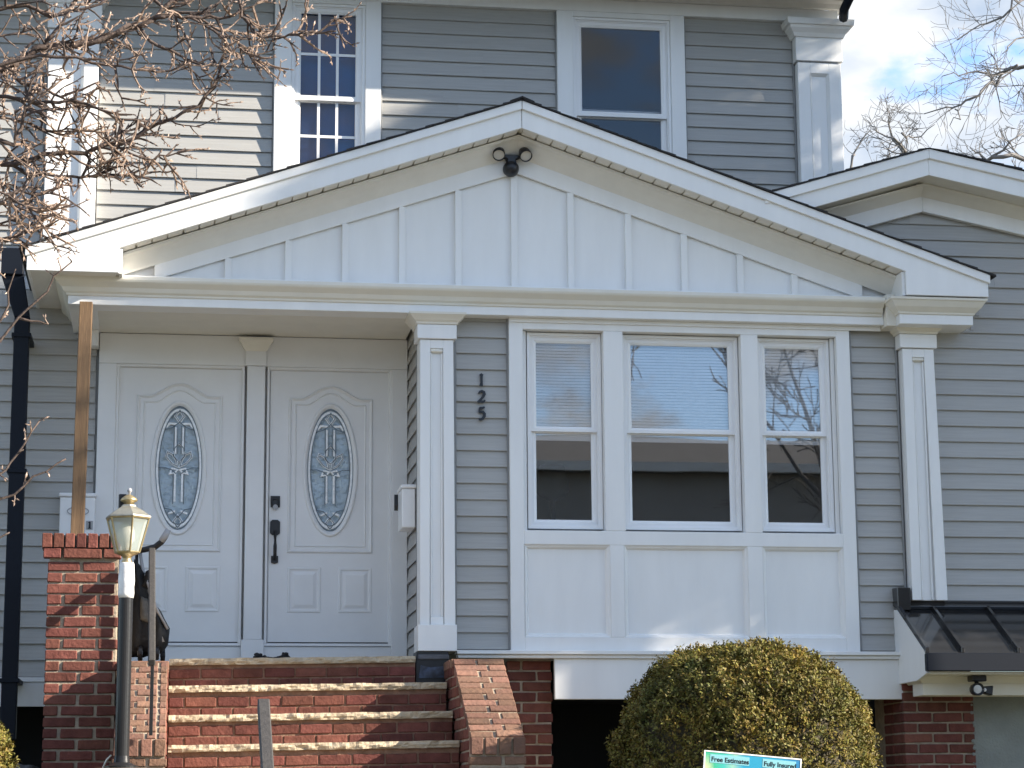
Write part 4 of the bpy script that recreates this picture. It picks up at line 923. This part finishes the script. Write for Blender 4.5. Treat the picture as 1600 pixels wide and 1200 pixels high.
for x, y in ((-.215, -.06), (-.10, -.08), (-.215, .10), (-.06, .10)):
    w = MB().tube([(x - .016, y, 1.075), (x + .016, y, 1.075)], .05, 16).build('wheel', M_BLACK, st, .006); MB().tube([(x - .018, y, 1.075), (x + .018, y, 1.075)], .018, 10).build('hub', M_GREY, w)
for i, (x, y, r_, lab) in enumerate(((.655, .45, .4, 'dark shoe lying toe down on the landing at the mullion foot, nearer the left door'), (.785, .44, -.3, 'dark shoe on the landing sill in front of the right door bottom'))):
    t = thing('shoe', (x, y, 1.022), lab, 'shoe', 'dark shoes on the landing')
    blob_obj('upper', M_CLOTH, t, (x, y, 1.058), (.085, .06, .032), 4 + i * 7, .5); blob_obj('tongue', M_CLOTH, t, (x - .035 + i * .06, y, 1.085), (.035, .04, .028), 9 + i * 3, .5)
    MB().box(x - .09, x + .09, y - .045, y + .045, 1.023, 1.040).build('sole', M_BLACK, t, .008)

# ================================================================ shrubs
def leaf_cloud(n, c, rx, ry, rz, size, flat, seed):
    rs = np.random.RandomState(seed); per = 9; m = n // per
    d = rs.normal(size=(m, 3)); d /= np.linalg.norm(d, axis=1)[:, None]; d[:, 2] = np.where(d[:, 2] < -.35, -d[:, 2], d[:, 2])
    lump = np.array([mnoise.noise(Vector((q[0] * 3.0 + seed, q[1] * 3.0, q[2] * 3.0))) * .07 + mnoise.noise(Vector((q[0] * 8, q[1] * 8 + seed, q[2] * 8))) * .055 for q in d])
    rr = 1 + lump - np.abs(rs.normal(size=m)) * .05 + (rs.rand(m) > .96) * rs.rand(m) * .035
    k = 1 / (np.sum(np.abs(d) ** flat, axis=1) ** (1 / flat)); p = d * (k * rr)[:, None] * np.array([rx, ry, rz]) + np.array(c)
    ax = d + rs.normal(size=(m, 3)) * .45 + np.array([0, 0, .35]); ax /= np.linalg.norm(ax, axis=1)[:, None]      # sprig axes
    p = np.repeat(p, per, 0); ax = np.repeat(ax, per, 0); n = len(p)
    p = p + ax * (rs.rand(n)[:, None] * .055 - .02) + rs.normal(size=(n, 3)) * .006
    out = np.cross(ax, rs.normal(size=(n, 3))); out /= np.linalg.norm(out, axis=1)[:, None]
    t = out * .8 + ax * .6; t /= np.linalg.norm(t, axis=1)[:, None]; b = np.cross(t, ax); b /= np.linalg.norm(b, axis=1)[:, None] + 1e-9; nrm = np.cross(b, t)
    s = size * (.65 + .7 * rs.rand(n))[:, None]
    return np.stack([p, p + t * s + b * s * .5 + nrm * s * .15, p + t * s * 2.1, p + t * s - b * s * .5 + nrm * s * .15], 1).reshape(-1, 3)
def leaf_mesh(name, V, m):
    n = len(V) // 4; me = bpy.data.meshes.new(name); me.vertices.add(len(V)); me.vertices.foreach_set('co', V.astype(np.float32).ravel())
    me.loops.add(4 * n); me.loops.foreach_set('vertex_index', np.arange(4 * n, dtype=np.int32)); me.polygons.add(n); me.polygons.foreach_set('loop_start', np.arange(0, 4 * n, 4, dtype=np.int32)); me.polygons.foreach_set('loop_total', np.full(n, 4, dtype=np.int32))
    me.update(calc_edges=True); me.materials.append(m); return me
M_SHRUBCORE = mat('shaded_shrub_core', (.055, .045, .025), .9, var=.4, vscale=20, bump=.8, bscale=30)  # solid core of the bush, coloured dark for the shade between leaves
def bush(c, rx, ry, rz, n, size, flat, seed, label):
    t = thing('boxwood_bush', (c[0], c[1], -.05), label, 'bush', 'clipped boxwood bushes')
    fo = link(bpy.data.objects.new('foliage', leaf_mesh('foliage', leaf_cloud(n, c, rx, ry, rz, size, flat, seed), M_LEAF)), t); fo['kind'] = 'stuff'
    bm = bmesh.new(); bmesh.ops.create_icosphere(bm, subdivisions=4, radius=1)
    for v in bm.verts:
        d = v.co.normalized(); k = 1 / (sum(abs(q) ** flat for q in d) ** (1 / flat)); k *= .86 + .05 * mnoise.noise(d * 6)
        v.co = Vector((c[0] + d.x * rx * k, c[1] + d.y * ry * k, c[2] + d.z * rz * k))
    me = bpy.data.meshes.new('dark_core'); bm.to_mesh(me); bm.free(); me.materials.append(M_SHRUBCORE); link(bpy.data.objects.new('dark_core', me), t)
    MB().tube([(c[0], c[1], -.1), (c[0] + .02, c[1], c[2])], [.05, .03], 8).build('trunk', M_BARK, t)
bush((3.62, -1.78, .24), .805, .79, .770, 130000, .0105, 2.3, 5, 'large round clipped boxwood bush under the triple window, sunlit on its right')
bush((-1.46, -2.2, .20), .56, .55, .50, 40000, .0105, 2.1, 11, 'smaller clipped boxwood bush cut by the left edge beside the downspout')
for i, (x, y, s, lab) in enumerate(((-.99, .35, .10, 'dark rough stone in the shade under the wall by the pier, the largest'), (-.90, .22, .07, 'small dark stone in the shade nearest the brick pier'), (-1.06, .2, .075, 'grey stone in the shade below the downspout'))):
    me = blob((x, y, .18 + s * .6 - i * .02), (s, s * .8, s * .9), i * 5 + 2, .5, 2); me.materials.append(M_ROCK); o = link(bpy.data.objects.new('rock', me)); tag(o, lab, 'stone', 'stones by the foundation')
MB().box(-1.6, -.84, -.1, 1.7, -.1, .14).build('planting_bed', M_GRASS); tag(bpy.data.objects['planting_bed'], kind='structure')
tag(MB().tube([(-.43, -.8, .02), (-.425, -.8, .28), (-.405, -.79, .33), (-.385, -.78, .35), (-.375, -.79, .36)], .006, 6).build('dry_stem', M_BULB, None, smooth=True), 'pale dry plant stem beside the base of the lamp post', 'stem')

# ================================================================ yard sign
sg = thing('yard_sign', (3.15, -3.78, -.07), 'teal and green yard sign with a pale edge, standing in front of the round bush', 'sign')
M_SIGN = bpy.data.materials.new('printed_sign'); M_SIGN.use_nodes = True
n_, l_ = M_SIGN.node_tree.nodes, M_SIGN.node_tree.links
tcs = n_.new('ShaderNodeTexCoord'); nzs = n_.new('ShaderNodeTexNoise'); nzs.inputs['Scale'].default_value = 5.0; nzs.inputs['Detail'].default_value = 0
sx = n_.new('ShaderNodeSeparateXYZ'); mrs = n_.new('ShaderNodeMapRange'); mrs.inputs[1].default_value = 2.80; mrs.inputs[2].default_value = 3.50; mas = n_.new('ShaderNodeMath'); mas.operation = 'MULTIPLY_ADD'; mas.inputs[1].default_value = .5
rps = n_.new('ShaderNodeValToRGB'); e = rps.color_ramp.elements; e[0].position = .25; e[0].color = (.62, .62, .36, 1); e[1].position = 1.0; e[1].color = (.03, .20, .40, 1)
for p, c in ((.36, (.05, .40, .24, 1)), (.52, (.06, .42, .38, 1)), (.66, (.26, .50, .40, 1)), (.82, (.03, .30, .46, 1))): q = e.new(p); q.color = c
l_.new(tcs.outputs['Object'], nzs.inputs['Vector']); l_.new(tcs.outputs['Object'], sx.inputs[0]); l_.new(sx.outputs[0], mrs.inputs[0]); l_.new(nzs.outputs['Fac'], mas.inputs[0]); l_.new(mrs.outputs[0], mas.inputs[2])
l_.new(mas.outputs[0], rps.inputs['Fac']); l_.new(rps.outputs[0], n_['Principled BSDF'].inputs['Base Color']); n_['Principled BSDF'].inputs['Roughness'].default_value = .35
SM = Matrix.Translation((3.155, -3.78, .276)) @ Matrix.Rotation(.09, 4, 'Y') @ Matrix.Rotation(.03, 4, 'Z')
def sgn(mb): mb.v = [tuple(SM @ Vector(p)) for p in mb.v]; return mb
sgn(MB().box(-.272, .272, -.002, .004, -.40, 0)).build('panel', M_SIGN, sg)
sgn(MB().ring(rect(-.276, .276, -.404, .004), [(0, .005), (0, -.004), (-.007, -.004), (-.007, .005)])).build('edge', M_VINYL, sg)
for x in (-.2, .2): sgn(MB().tube([(x, .006, -.02), (x, .006, -.36)], .004, 6)).build('stake', M_GREY, sg)
for nm, body, x, z in (('lettering', 'Free Estimates', -.235, -.052), ('lettering', 'Fully Insured', .062, -.052)):
    cu = bpy.data.curves.new('lettering', 'FONT'); cu.body = body; cu.size = .036; cu.extrude = .0005; cu.offset = .0008
    tmp = bpy.data.objects.new('tmp', cu); COL.objects.link(tmp); dg = bpy.context.evaluated_depsgraph_get(); me = bpy.data.meshes.new_from_object(tmp.evaluated_get(dg)); bpy.data.objects.remove(tmp)
    me.transform(SM @ Matrix.Translation((x, -.0035, z)) @ Matrix.Rotation(PI / 2, 4, 'X')); me.materials.clear(); me.materials.append(M_NUM); link(bpy.data.objects.new('lettering', me), sg)
for x0, x1 in ((-.242, -.02), (.055, .245)):
    sgn(MB().box(x0, x1, -.0032, -.0021, -.060, -.014)).build('text_band', mat('pale_band', (.22, .50, .55), .4), sg)

# ================================================================ trees
class Wood(MB):
    def seg(s, a, b, r0, r1, n=5): s.tube([a, b], [r0, r1], n, False)
def wob(pts, r0, r1, jit, rs):
    """resample a limb with slight wander"""
    P = [Vector(p) for p in pts]; out = []
    for i in range(len(P) - 1):
        for k in range(2): out.append(P[i].lerp(P[i + 1], k / 2) + Vector((rs.gauss(0, jit), rs.gauss(0, jit), rs.gauss(0, jit))) * (1 if (i or k) else 0))
    out.append(P[-1]); n = len(out); return out, [r0 + (r1 - r0) * i / (n - 1) for i in range(n)]
rs = random.Random(3)
DT = -9.28
apple = thing('apple_tree', (-1.35, -9.1, -1.3), 'bare budding tree with tangled twigs reaching in at the top left', 'tree', None)
LIMBS = {
 'A': [(-.596, 2.139), (-.523, 2.182), (-.487, 2.204), (-.441, 2.236), (-.414, 2.261), (-.357, 2.260), (-.282, 2.267), (-.235, 2.290), (-.169, 2.325), (-.141, 2.320), (-.094, 2.357), (-.038, 2.417), (0, 2.470)],
 'A2': [(-.414, 2.265), (-.378, 2.309), (-.341, 2.361), (-.305, 2.434)], 'A3': [(-.335, 2.265), (-.321, 2.322), (-.304, 2.373), (-.296, 2.435)],
 'A4': [(-.131, 2.319), (-.102, 2.275), (-.057, 2.263), (-.025, 2.255), (.005, 2.226), (.043, 2.207), (.072, 2.198)],
 'B': [(-.597, 2.165), (-.431, 2.226), (-.318, 2.217), (-.223, 2.201), (-.147, 2.193), (-.081, 2.186)], 'C': [(-.579, 2.180), (-.504, 2.163), (-.447, 2.135), (-.381, 2.108), (-.333, 2.084), (-.285, 2.053)],
 'D': [(-.576, 2.090), (-.464, 2.085), (-.398, 2.074), (-.333, 2.086), (-.238, 2.062), (-.181, 2.037), (-.105, 2.030)],
 'E': [(-.568, 1.864), (-.495, 1.886), (-.438, 1.900), (-.377, 1.918), (-.289, 1.929), (-.243, 1.947), (-.185, 1.953), (-.138, 1.977), (-.097, 2.010), (-.030, 2.043), (.046, 2.086), (.083, 2.138), (.110, 2.220), (.119, 2.245)],
 'F': [(-.569, 1.893), (-.504, 1.880), (-.438, 1.849), (-.364, 1.850), (-.298, 1.844), (-.252, 1.852), (-.229, 1.866), (-.212, 1.906), (-.185, 1.951)],
 'G': [(-.566, 1.815), (-.510, 1.788), (-.472, 1.760), (-.416, 1.742), (-.361, 1.754)],
 'H': [(-.094, 2.357), (-.037, 2.372), (.021, 2.358), (.079, 2.361), (.127, 2.368), (.175, 2.397), (.223, 2.426)],
 'H2': [(.159, 2.447), (.175, 2.397), (.185, 2.362), (.209, 2.327), (.254, 2.308), (.292, 2.316), (.341, 2.337), (.409, 2.350), (.448, 2.375), (.507, 2.392)],
 'I': [(.002, 2.368), (.060, 2.340), (.109, 2.312), (.157, 2.298), (.173, 2.268), (.206, 2.245), (.228, 2.232)],
 'J2': [(-.575, 1.740), (-.510, 1.760), (-.455, 1.745), (-.40, 1.72)], 'J3': [(-.575, 1.62), (-.52, 1.66), (-.47, 1.655), (-.44, 1.63)], 'G2': [(-.57, 1.85), (-.52, 1.83), (-.46, 1.80), (-.42, 1.79), (-.37, 1.80)], 'D2': [(-.57, 2.03), (-.50, 2.02), (-.43, 2.0), (-.37, 1.99), (-.31, 2.0), (-.25, 1.99)],
 'J': [(-.562, 1.688), (-.489, 1.710), (-.424, 1.693), (-.377, 1.675)], 'K': [(-.571, 1.962), (-.497, 1.945), (-.474, 1.995), (-.455, 2.075), (-.467, 2.155)],
 'L': [(-.585, 2.350), (-.474, 2.375), (-.398, 2.349), (-.304, 2.373), (-.210, 2.429)], 'M': [(-.583, 2.269), (-.490, 2.294), (-.415, 2.317)],
 'N': [(-.125, 2.453), (-.056, 2.385), (.021, 2.379), (.099, 2.332), (.138, 2.303)], 'O': [(-.198, 1.951), (-.150, 1.929), (-.084, 1.915), (-.043, 1.933), (.010, 1.951)], 'P': [(-.233, 1.852), (-.177, 1.858), (-.130, 1.850), (-.105, 1.855)]}
LOW = [[(-.542, .902), (-.499, .949), (-.471, .983), (-.430, 1.053), (-.392, 1.115)], [(-.541, .855), (-.497, .884), (-.426, .918), (-.373, .969), (-.314, 1.004)], [(-.547, 1.295), (-.464, 1.418), (-.416, 1.471), (-.363, 1.540), (-.315, 1.591)],
       [(-.464, 1.418), (-.424, 1.409), (-.377, 1.401)], [(-.550, 1.371), (-.506, 1.411), (-.491, 1.497), (-.475, 1.565)], [(-.519, .754), (-.493, .773), (-.466, .788)]]
twigs, buds = Wood(), MB()
RAD = {'A': .013, 'B': .006, 'C': .006, 'D': .0065, 'E': .0085, 'F': .006, 'K': .008, 'H': .0065, 'H2': .005, 'L': .007, 'N': .006, 'A4': .006, 'A2': .006}
def bud(p, d, s):
    d = Vector(d).normalized(); a = d.cross(Vector((.3, .5, .8))).normalized(); b = d.cross(a)
    vs = [p - d * s * .2] + [p + d * s * .9 + (a * math.cos(t) + b * math.sin(t)) * s * .36 for t in (0, 1.57, 3.14, 4.71)] + [p + d * s * 2.0]
    buds.add(vs, [(0, 1, 2), (0, 2, 3), (0, 3, 4), (0, 4, 1), (5, 2, 1), (5, 3, 2), (5, 4, 3), (5, 1, 4)])
dark_tw = Wood()
def spur(p, d, L, r_, lev, wd=None):
    """short knobbly twig with buds, kinked at every node"""
    wd = wd or (twigs if rs.random() < .62 else dark_tw)
    p = Vector(p); d = Vector(d).normalized(); k = max(2, int(L / .021)); st_ = L / k
    for i in range(k):
        d = (d + Vector((rs.gauss(0, .20), rs.gauss(0, .20), rs.gauss(.02, .20)))).normalized(); q = p + d * st_
        wd.seg(p, q, r_ * (1 - .45 * i / k), r_ * (1 - .45 * (i + 1) / k) * rs.uniform(.95, 1.25), 5)
        if rs.random() < .8:
            e = (d + Vector((rs.gauss(0, .9), rs.gauss(0, .9), rs.gauss(.1, .9)))).normalized(); bud(q, e, rs.uniform(.0045, .0085))
        if lev and rs.random() < .38:
            e = (d + Vector((rs.gauss(.1, .8), rs.gauss(0, .8), rs.gauss(.0, .8)))).normalized(); spur(q, e, L * rs.uniform(.3, .6), r_ * .78, lev - 1, wd)
        p = q
    bud(p, d, rs.uniform(.006, .010))
for nm, pts in LIMBS.items():
    off = rs.uniform(-.30, .30) if len(nm) == 1 else 0; off = {'A': 0, 'H': 0, 'I': 0, 'E': .1, 'O': .1, 'F': .12, 'P': .12}.get(nm, off)
    P3 = [(x * (6.5 + off) / 6.5, DT + off, z * (6.5 + off) / 6.5) for x, z in pts]
    r0 = RAD.get(nm, .004); P, R = wob(P3, r0, max(.0022, r0 * .45), .004, rs)
    if pts[0][0] < -.54:                                            # carry the limb back to the trunk out of frame
        P = [Vector((-1.25, -9.15, max(1.0, pts[0][1] - .75))), Vector((-.9, (DT + off - 9.15) / 2, pts[0][1] - .25))] + P; R = [r0 * 1.7, r0 * 1.35] + R
    br = MB().tube(P, R, 8).build('branch', M_BARKT, apple, smooth=True)
    for i in range(2, len(P) - 1):
        if P[i].x < -.75: continue
        seg = (P[i + 1] - P[i]); dense = 1.0 if P[i].x < .0 else .7
        for k in range(2 if rs.random() < (.8 if P[i].x < -.12 else .35) else 1):
            d = (seg.normalized() * .6 + Vector((rs.gauss(.25, .6), rs.gauss(0, .5), rs.gauss(-.05, .75)))).normalized()
            spur(P[i].lerp(P[i + 1], rs.random()), d, rs.uniform(.04, .13), rs.uniform(.0027, .0048), 2)
for nm, pts in enumerate(LOW):
    off = -.2 + .1 * nm; P3 = [(x * (6.5 + off) / 6.5, DT + off, z * (6.5 + off) / 6.5) for x, z in pts]
    P, R = wob(P3, .0042, .0022, .003, rs)
    if pts[0][0] < -.5: P = [Vector((-1.25, -9.15, pts[0][1] - .5))] + P; R = [.007] + R
    MB().tube(P, R, 6).build('branch', M_BARKT, apple, smooth=True)
    for i in range(3, len(P)):
        if rs.random() < .6: spur(P[i], Vector((rs.gauss(.3, .5), rs.gauss(0, .4), rs.gauss(.2, .5))), rs.uniform(.012, .03), .0026, 0)
MB().tube([(-1.36, -9.1, -1.35), (-1.33, -9.12, -.4), (-1.30, -9.13, .4), (-1.25, -9.15, 1.2), (-1.32, -9.1, 2.1), (-1.42, -9.1, 3.0), (-1.38, -9.0, 3.7)], [.12, .10, .09, .075, .055, .035, .02], 12).build('trunk', M_BARKT, apple, smooth=True)
for i in range(26):                                                 # the rest of the crown, out of frame
    a = rs.uniform(1.6, 4.9); z = rs.uniform(1.2, 3.2); p = Vector((-1.33, -9.1, z)); d = Vector((math.cos(a), math.sin(a) * .9, rs.uniform(.1, .7))).normalized()
    q = p + d * rs.uniform(.5, 1.1); MB().tube([p, p.lerp(q, .5) + Vector((0, 0, .06)), q], [.016, .011, .005], 6).build('branch', M_BARKT, apple, smooth=True)
    for k in range(5): spur(p.lerp(q, rs.uniform(.3, 1)), d + Vector((rs.gauss(0, .5), rs.gauss(0, .5), rs.gauss(0, .5))), rs.uniform(.1, .25), .003, 1)
tw = twigs.build('twigs', M_TWG, apple); tw['kind'] = 'stuff'; tw2 = dark_tw.build('twigs', M_BARKT, apple); tw2['kind'] = 'stuff'; bo_ = buds.build('buds', M_BUD, apple); bo_['kind'] = 'stuff'

# far bare trees
M_FAR = mat('hazed_far_bark', (.17, .16, .155), .9)  # bark lightened, the haze of distance put into its colour
def bare_tree(base, limbs, seed, label, trunk_pts, trunk_r, twig_len=1.0, dens=1.0, rmin=.008, group='bare winter trees behind the house'):
    t = thing('bare_tree', base, label, 'tree', group); r2 = random.Random(seed)
    tr = MB(); tr.tube(trunk_pts, trunk_r, 9); tr.build('trunk', M_FAR, t, smooth=True)
    tw = Wood()
    def grow(p, d, L, r_, lev):
        p = Vector(p); d = Vector(d).normalized(); k = 4
        for i in range(k):
            d = (d + Vector((r2.gauss(0, .16), r2.gauss(0, .16), r2.gauss(.03, .16)))).normalized(); q = p + d * (L / k)
            tw.seg(p, q, max(rmin, r_ * (1 - .6 * i / k)), max(rmin, r_ * (1 - .6 * (i + 1) / k)), 4)
            if lev and i >= 1:
                for m in range(2 if r2.random() < .5 * dens else 1):
                    e = (d + Vector((r2.gauss(0, .65), r2.gauss(0, .5), r2.gauss(.05, .6)))).normalized(); grow(q, e, L * r2.uniform(.45, .72), r_ * .58, lev - 1)
            p = q
    for pts, r0, r1, lev in limbs:
        P, R = wob(pts, r0, r1, .05 * twig_len, r2); MB().tube(P, R, 7).build('limb', M_FAR, t, smooth=True)
        for i in range(1, len(P)):
            for m in range(2):
                d = (P[i] - P[i - 1]).normalized() * .7 + Vector((r2.gauss(0, .6), r2.gauss(0, .5), r2.gauss(0, .65)))
                if r2.random() < .8 * dens: grow(P[i], d, r2.uniform(.5, 1.1) * twig_len, max(rmin, R[i] * .45), lev)
    x = tw.build('twigs', M_FAR, t); x['kind'] = 'stuff'
    return t
YT = 22.2
def at(l, y=YT): return [(x, y + random.uniform(-.3, .3), z) for x, z in l]
T1 = (19.5, YT, 11.8)
bare_tree((19.6, YT, -.2), [
    (at([(19.5, 12.6), (17.6, 13.5), (16.58, 13.587), (15.567, 13.517), (15.316, 13.506), (15.058, 13.357), (14.758, 13.12), (14.473, 12.884), (14.269, 12.776), (13.994, 12.715), (13.619, 12.625)]), .055, .010, 1),
    (at([(15.316, 13.506), (15.068, 13.558), (14.776, 13.483), (14.363, 13.452), (13.934, 13.309)]), .024, .008, 1),
    (at([(19.4, 13.4), (17.4, 15.3), (16.29, 15.197), (15.526, 14.904), (15.381, 14.783), (15.168, 14.545), (14.773, 14.437), (14.357, 14.116)]), .05, .009, 1),
    (at([(14.269, 12.776), (14.146, 12.523), (14.013, 12.332)]), .016, .007, 1), (at([(16.615, 14.195), (15.601, 14.148), (15.279, 14.007), (15.077, 13.747)]), .025, .008, 1),
    (at([(19.6, 14.5), (20.6, 16.5), (21.0, 18.5)]), .14, .03, 2)], 21, 'tall bare tree reaching long forked branches in from the right edge of the sky',
    [(19.6, YT, -.2), (19.7, YT, 5), (19.5, YT, 9), (19.4, YT, 13), (19.8, YT, 17)], [.42, .33, .27, .2, .1], .8, .8, .0042)
bare_tree((13.4, YT + 4, -.2), [
    (at([(13.32, 10.9), (13.30, 11.567), (13.255, 11.896), (13.082, 12.16), (12.981, 12.402), (12.928, 12.597)]), .05, .008, 2),
    (at([(13.255, 11.896), (12.892, 12.017), (12.717, 12.219), (12.538, 12.335)]), .026, .008, 1), (at([(13.082, 12.16), (13.264, 12.118), (13.578, 12.253), (13.769, 12.384)]), .022, .007, 1),
    (at([(13.3, 10.6), (12.9, 11.2), (12.5, 11.6)]), .03, .007, 2), (at([(13.35, 10.6), (13.7, 11.2), (14.0, 11.7)]), .03, .007, 2)], 5, 'bare tree crown peeping over the peak of the right hand gable roof',
    [(13.4, YT + .1, -.2), (13.38, YT, 5), (13.32, YT, 10.9)], [.2, .15, .06], .5, .7, .0042)
bare_tree((11.9, YT + 2, -.2), [(at([(11.9, 10.2), (12.1, 11.1), (12.085, 11.644), (12.272, 11.8), (12.5, 12.2)]), .045, .008, 1), (at([(11.95, 10.4), (12.3, 11.0), (12.75, 11.4)]), .03, .008, 1), (at([(11.9, 10.0), (11.5, 11.2), (11.3, 12.0)]), .03, .01, 2)], 8,
    'thin bare tree just right of the upper white pilaster', [(11.9, YT, -.2), (11.85, YT, 6), (11.9, YT, 10.4)], [.16, .12, .05], .55, .6, .0042)
bare_tree((17.2, YT + 3, -.2), [(at([(17.3, 11.6), (16.477, 11.784), (15.476, 11.771), (14.978, 11.777), (14.766, 11.744), (14.986, 11.938), (15.373, 12.2)]), .07, .012, 2), (at([(17.2, 10.9), (15.942, 11.172), (14.766, 11.744), (14.61, 11.862), (14.365, 11.914)]), .05, .008, 1),
    (at([(17.2, 11.3), (16.2, 12.1), (15.7, 12.6)]), .05, .012, 2), (at([(17.2, 11.0), (17.9, 12.6), (18.3, 13.6)]), .06, .014, 2)], 14, 'low bare tree behind the right slope of the wing roof', [(17.2, YT, -.2), (17.25, YT, 6), (17.2, YT, 11.6)], [.22, .17, .08], .6, .6, .0042)

# ================================================================ across the street: what the windows mirror
def plain_house(x0, x1, y, ze, zr, m, label, ridge_x=True):
    t = thing('neighbour_house', ((x0 + x1) / 2, y - 4, -1.65), label, 'house', 'houses across the street')
    MB().box(x0, x1, y - 8, y, -1.7, ze).build('wall', m, t)
    MB().prism([(y + .4, ze - .05), (y - 4, zr), (y - 8.4, ze - .05), (y - 8.4, ze - .2), (y + .4, ze - .2)], x0 - .4, x1 + .4, 'x').build('roof', M_ROOF2, t)
    MB().box(x0 - .4, x1 + .4, y + .40, y + .52, ze - .22, ze - .02).build('gutter', M_WHITE, t)
    k = int((x1 - x0) / 2.6)
    for i in range(k):
        cx = x0 + (i + .5) * (x1 - x0) / k
        for z in (.1, 3.2):
            w = MB().ring(rect(cx - .5, cx + .5, z, z + 1.5), [(.1, y), (.1, y + .05), (0, y + .05), (0, y)]).build('window', M_WHITE, t); MB().box(cx - .5, cx + .5, y + .005, y + .01, z, z + 1.5).build('pane', M_BLUEROOM, w)
    MB().box(x0 + 1, x0 + 2, y, y + .06, -1.6, .6).build('door', M_NAVY, t)
plain_house(2.5, 15.2, -31, 7.35, 8.6, M_TAN, 'grey brown two storey house across the street mirrored in the front windows, the left one')
plain_house(17.5, 28, -32, 6.6, 8.4, M_TAN, 'second grey brown house across the street mirrored in the front windows, the right one')
bare_tree((14.6, -27.5, -1.65), [(((14.6, -27.5, 3.0), (13.6, -27.4, 5.5), (12.8, -27.3, 7.6), (12.0, -27.3, 9.8)), .09, .02, 2), (((14.6, -27.5, 3.4), (14.2, -27.5, 6), (13.6, -27.6, 8.4), (13.3, -27.6, 10.5)), .08, .02, 2),
    (((13.6, -27.4, 5.5), (12.6, -27.4, 6.6), (11.4, -27.4, 8.2), (10.6, -27.4, 9.4)), .06, .015, 2), (((14.6, -27.5, 3.6), (15.2, -27.6, 8), (15.1, -27.6, 12.5)), .12, .03, 2)], 33,
    'bare tree across the street mirrored in the right front window', [(14.6, -27.5, -1.65), (14.6, -27.5, 1), (14.6, -27.5, 3.7)], [.26, .2, .13], 1.3, 1.2, .012, 'bare trees across the street')
plain_house(-13, -2, -31, 6.2, 9.0, M_TAN, 'grey house across the street from the porch steps, beside the mirrored one')
plain_house(-28, -17, -32, 6.0, 9.2, M_TAN, 'grey house across the street, farthest along to the west')

# evergreens added out of frame, crowns shaped to keep sun off most of the front
M_NEEDLE = mat('pine_needles', (.045, .065, .025), .6, island=.4)
def evergreen(x, y, prof, seed, label, per=190):
    t = thing('shade_evergreen', (x, y, -.1), label, 'tree', 'added evergreens that shade the front'); q = np.random.RandomState(seed); V = []
    z0, z1 = prof[0][0], prof[-1][0]
    MB().tube([(x, y, -.2), (x + .05, y, z0 * .5), (x, y + .04, z0 + .6), (x, y, z1)], [.2, .17, .12, .03], 10).build('trunk', M_BARK, t, smooth=True)
    n = int((z1 - z0) / .17)
    for i in range(n):
        z = z0 + (z1 - z0) * i / n; rad = float(np.interp(z, [p[0] for p in prof], [p[1] for p in prof]))
        for k in range(7):
            a = k * .8976 + i * .7; tip = np.array([x + math.cos(a) * rad, y + math.sin(a) * rad, z - .08 * rad])
            MB().tube([(x, y, z + .12), tuple(tip)], [.022, .008], 5).build('limb', M_BARK, t)
            m = int(per * (.5 + rad)); tt = q.rand(m, 1) ** .55; c = np.array([[x, y, z + .12]]) * (1 - tt) + tip * tt + q.normal(size=(m, 3)) * .09
            e = q.normal(size=(m, 3)); e /= np.linalg.norm(e, axis=1)[:, None]; b = np.cross(e, q.normal(size=(m, 3))); b /= np.linalg.norm(b, axis=1)[:, None]
            V.append(np.stack([c, c + e * .08 + b * .02, c + e * .16, c + e * .08 - b * .02], 1).reshape(-1, 3))
    o = link(bpy.data.objects.new('needles', leaf_mesh('needles', np.concatenate(V), M_NEEDLE)), t); o['kind'] = 'stuff'
evergreen(12.0, -1.8, [(4.2, .75), (5.0, 1.15), (6.5, 1.1), (8.0, 1.0), (9.7, .95), (10.5, .3)], 4, 'unseen evergreen added on the right to shade the front, the lower of two nearest the garage')
evergreen(12.0, -3.35, [(5.9, .75), (7.2, 1.15), (8.5, 1.5), (9.5, 1.25), (10.6, .4)], 9, 'taller unseen evergreen added on the right to shade the front, with a high broad crown')
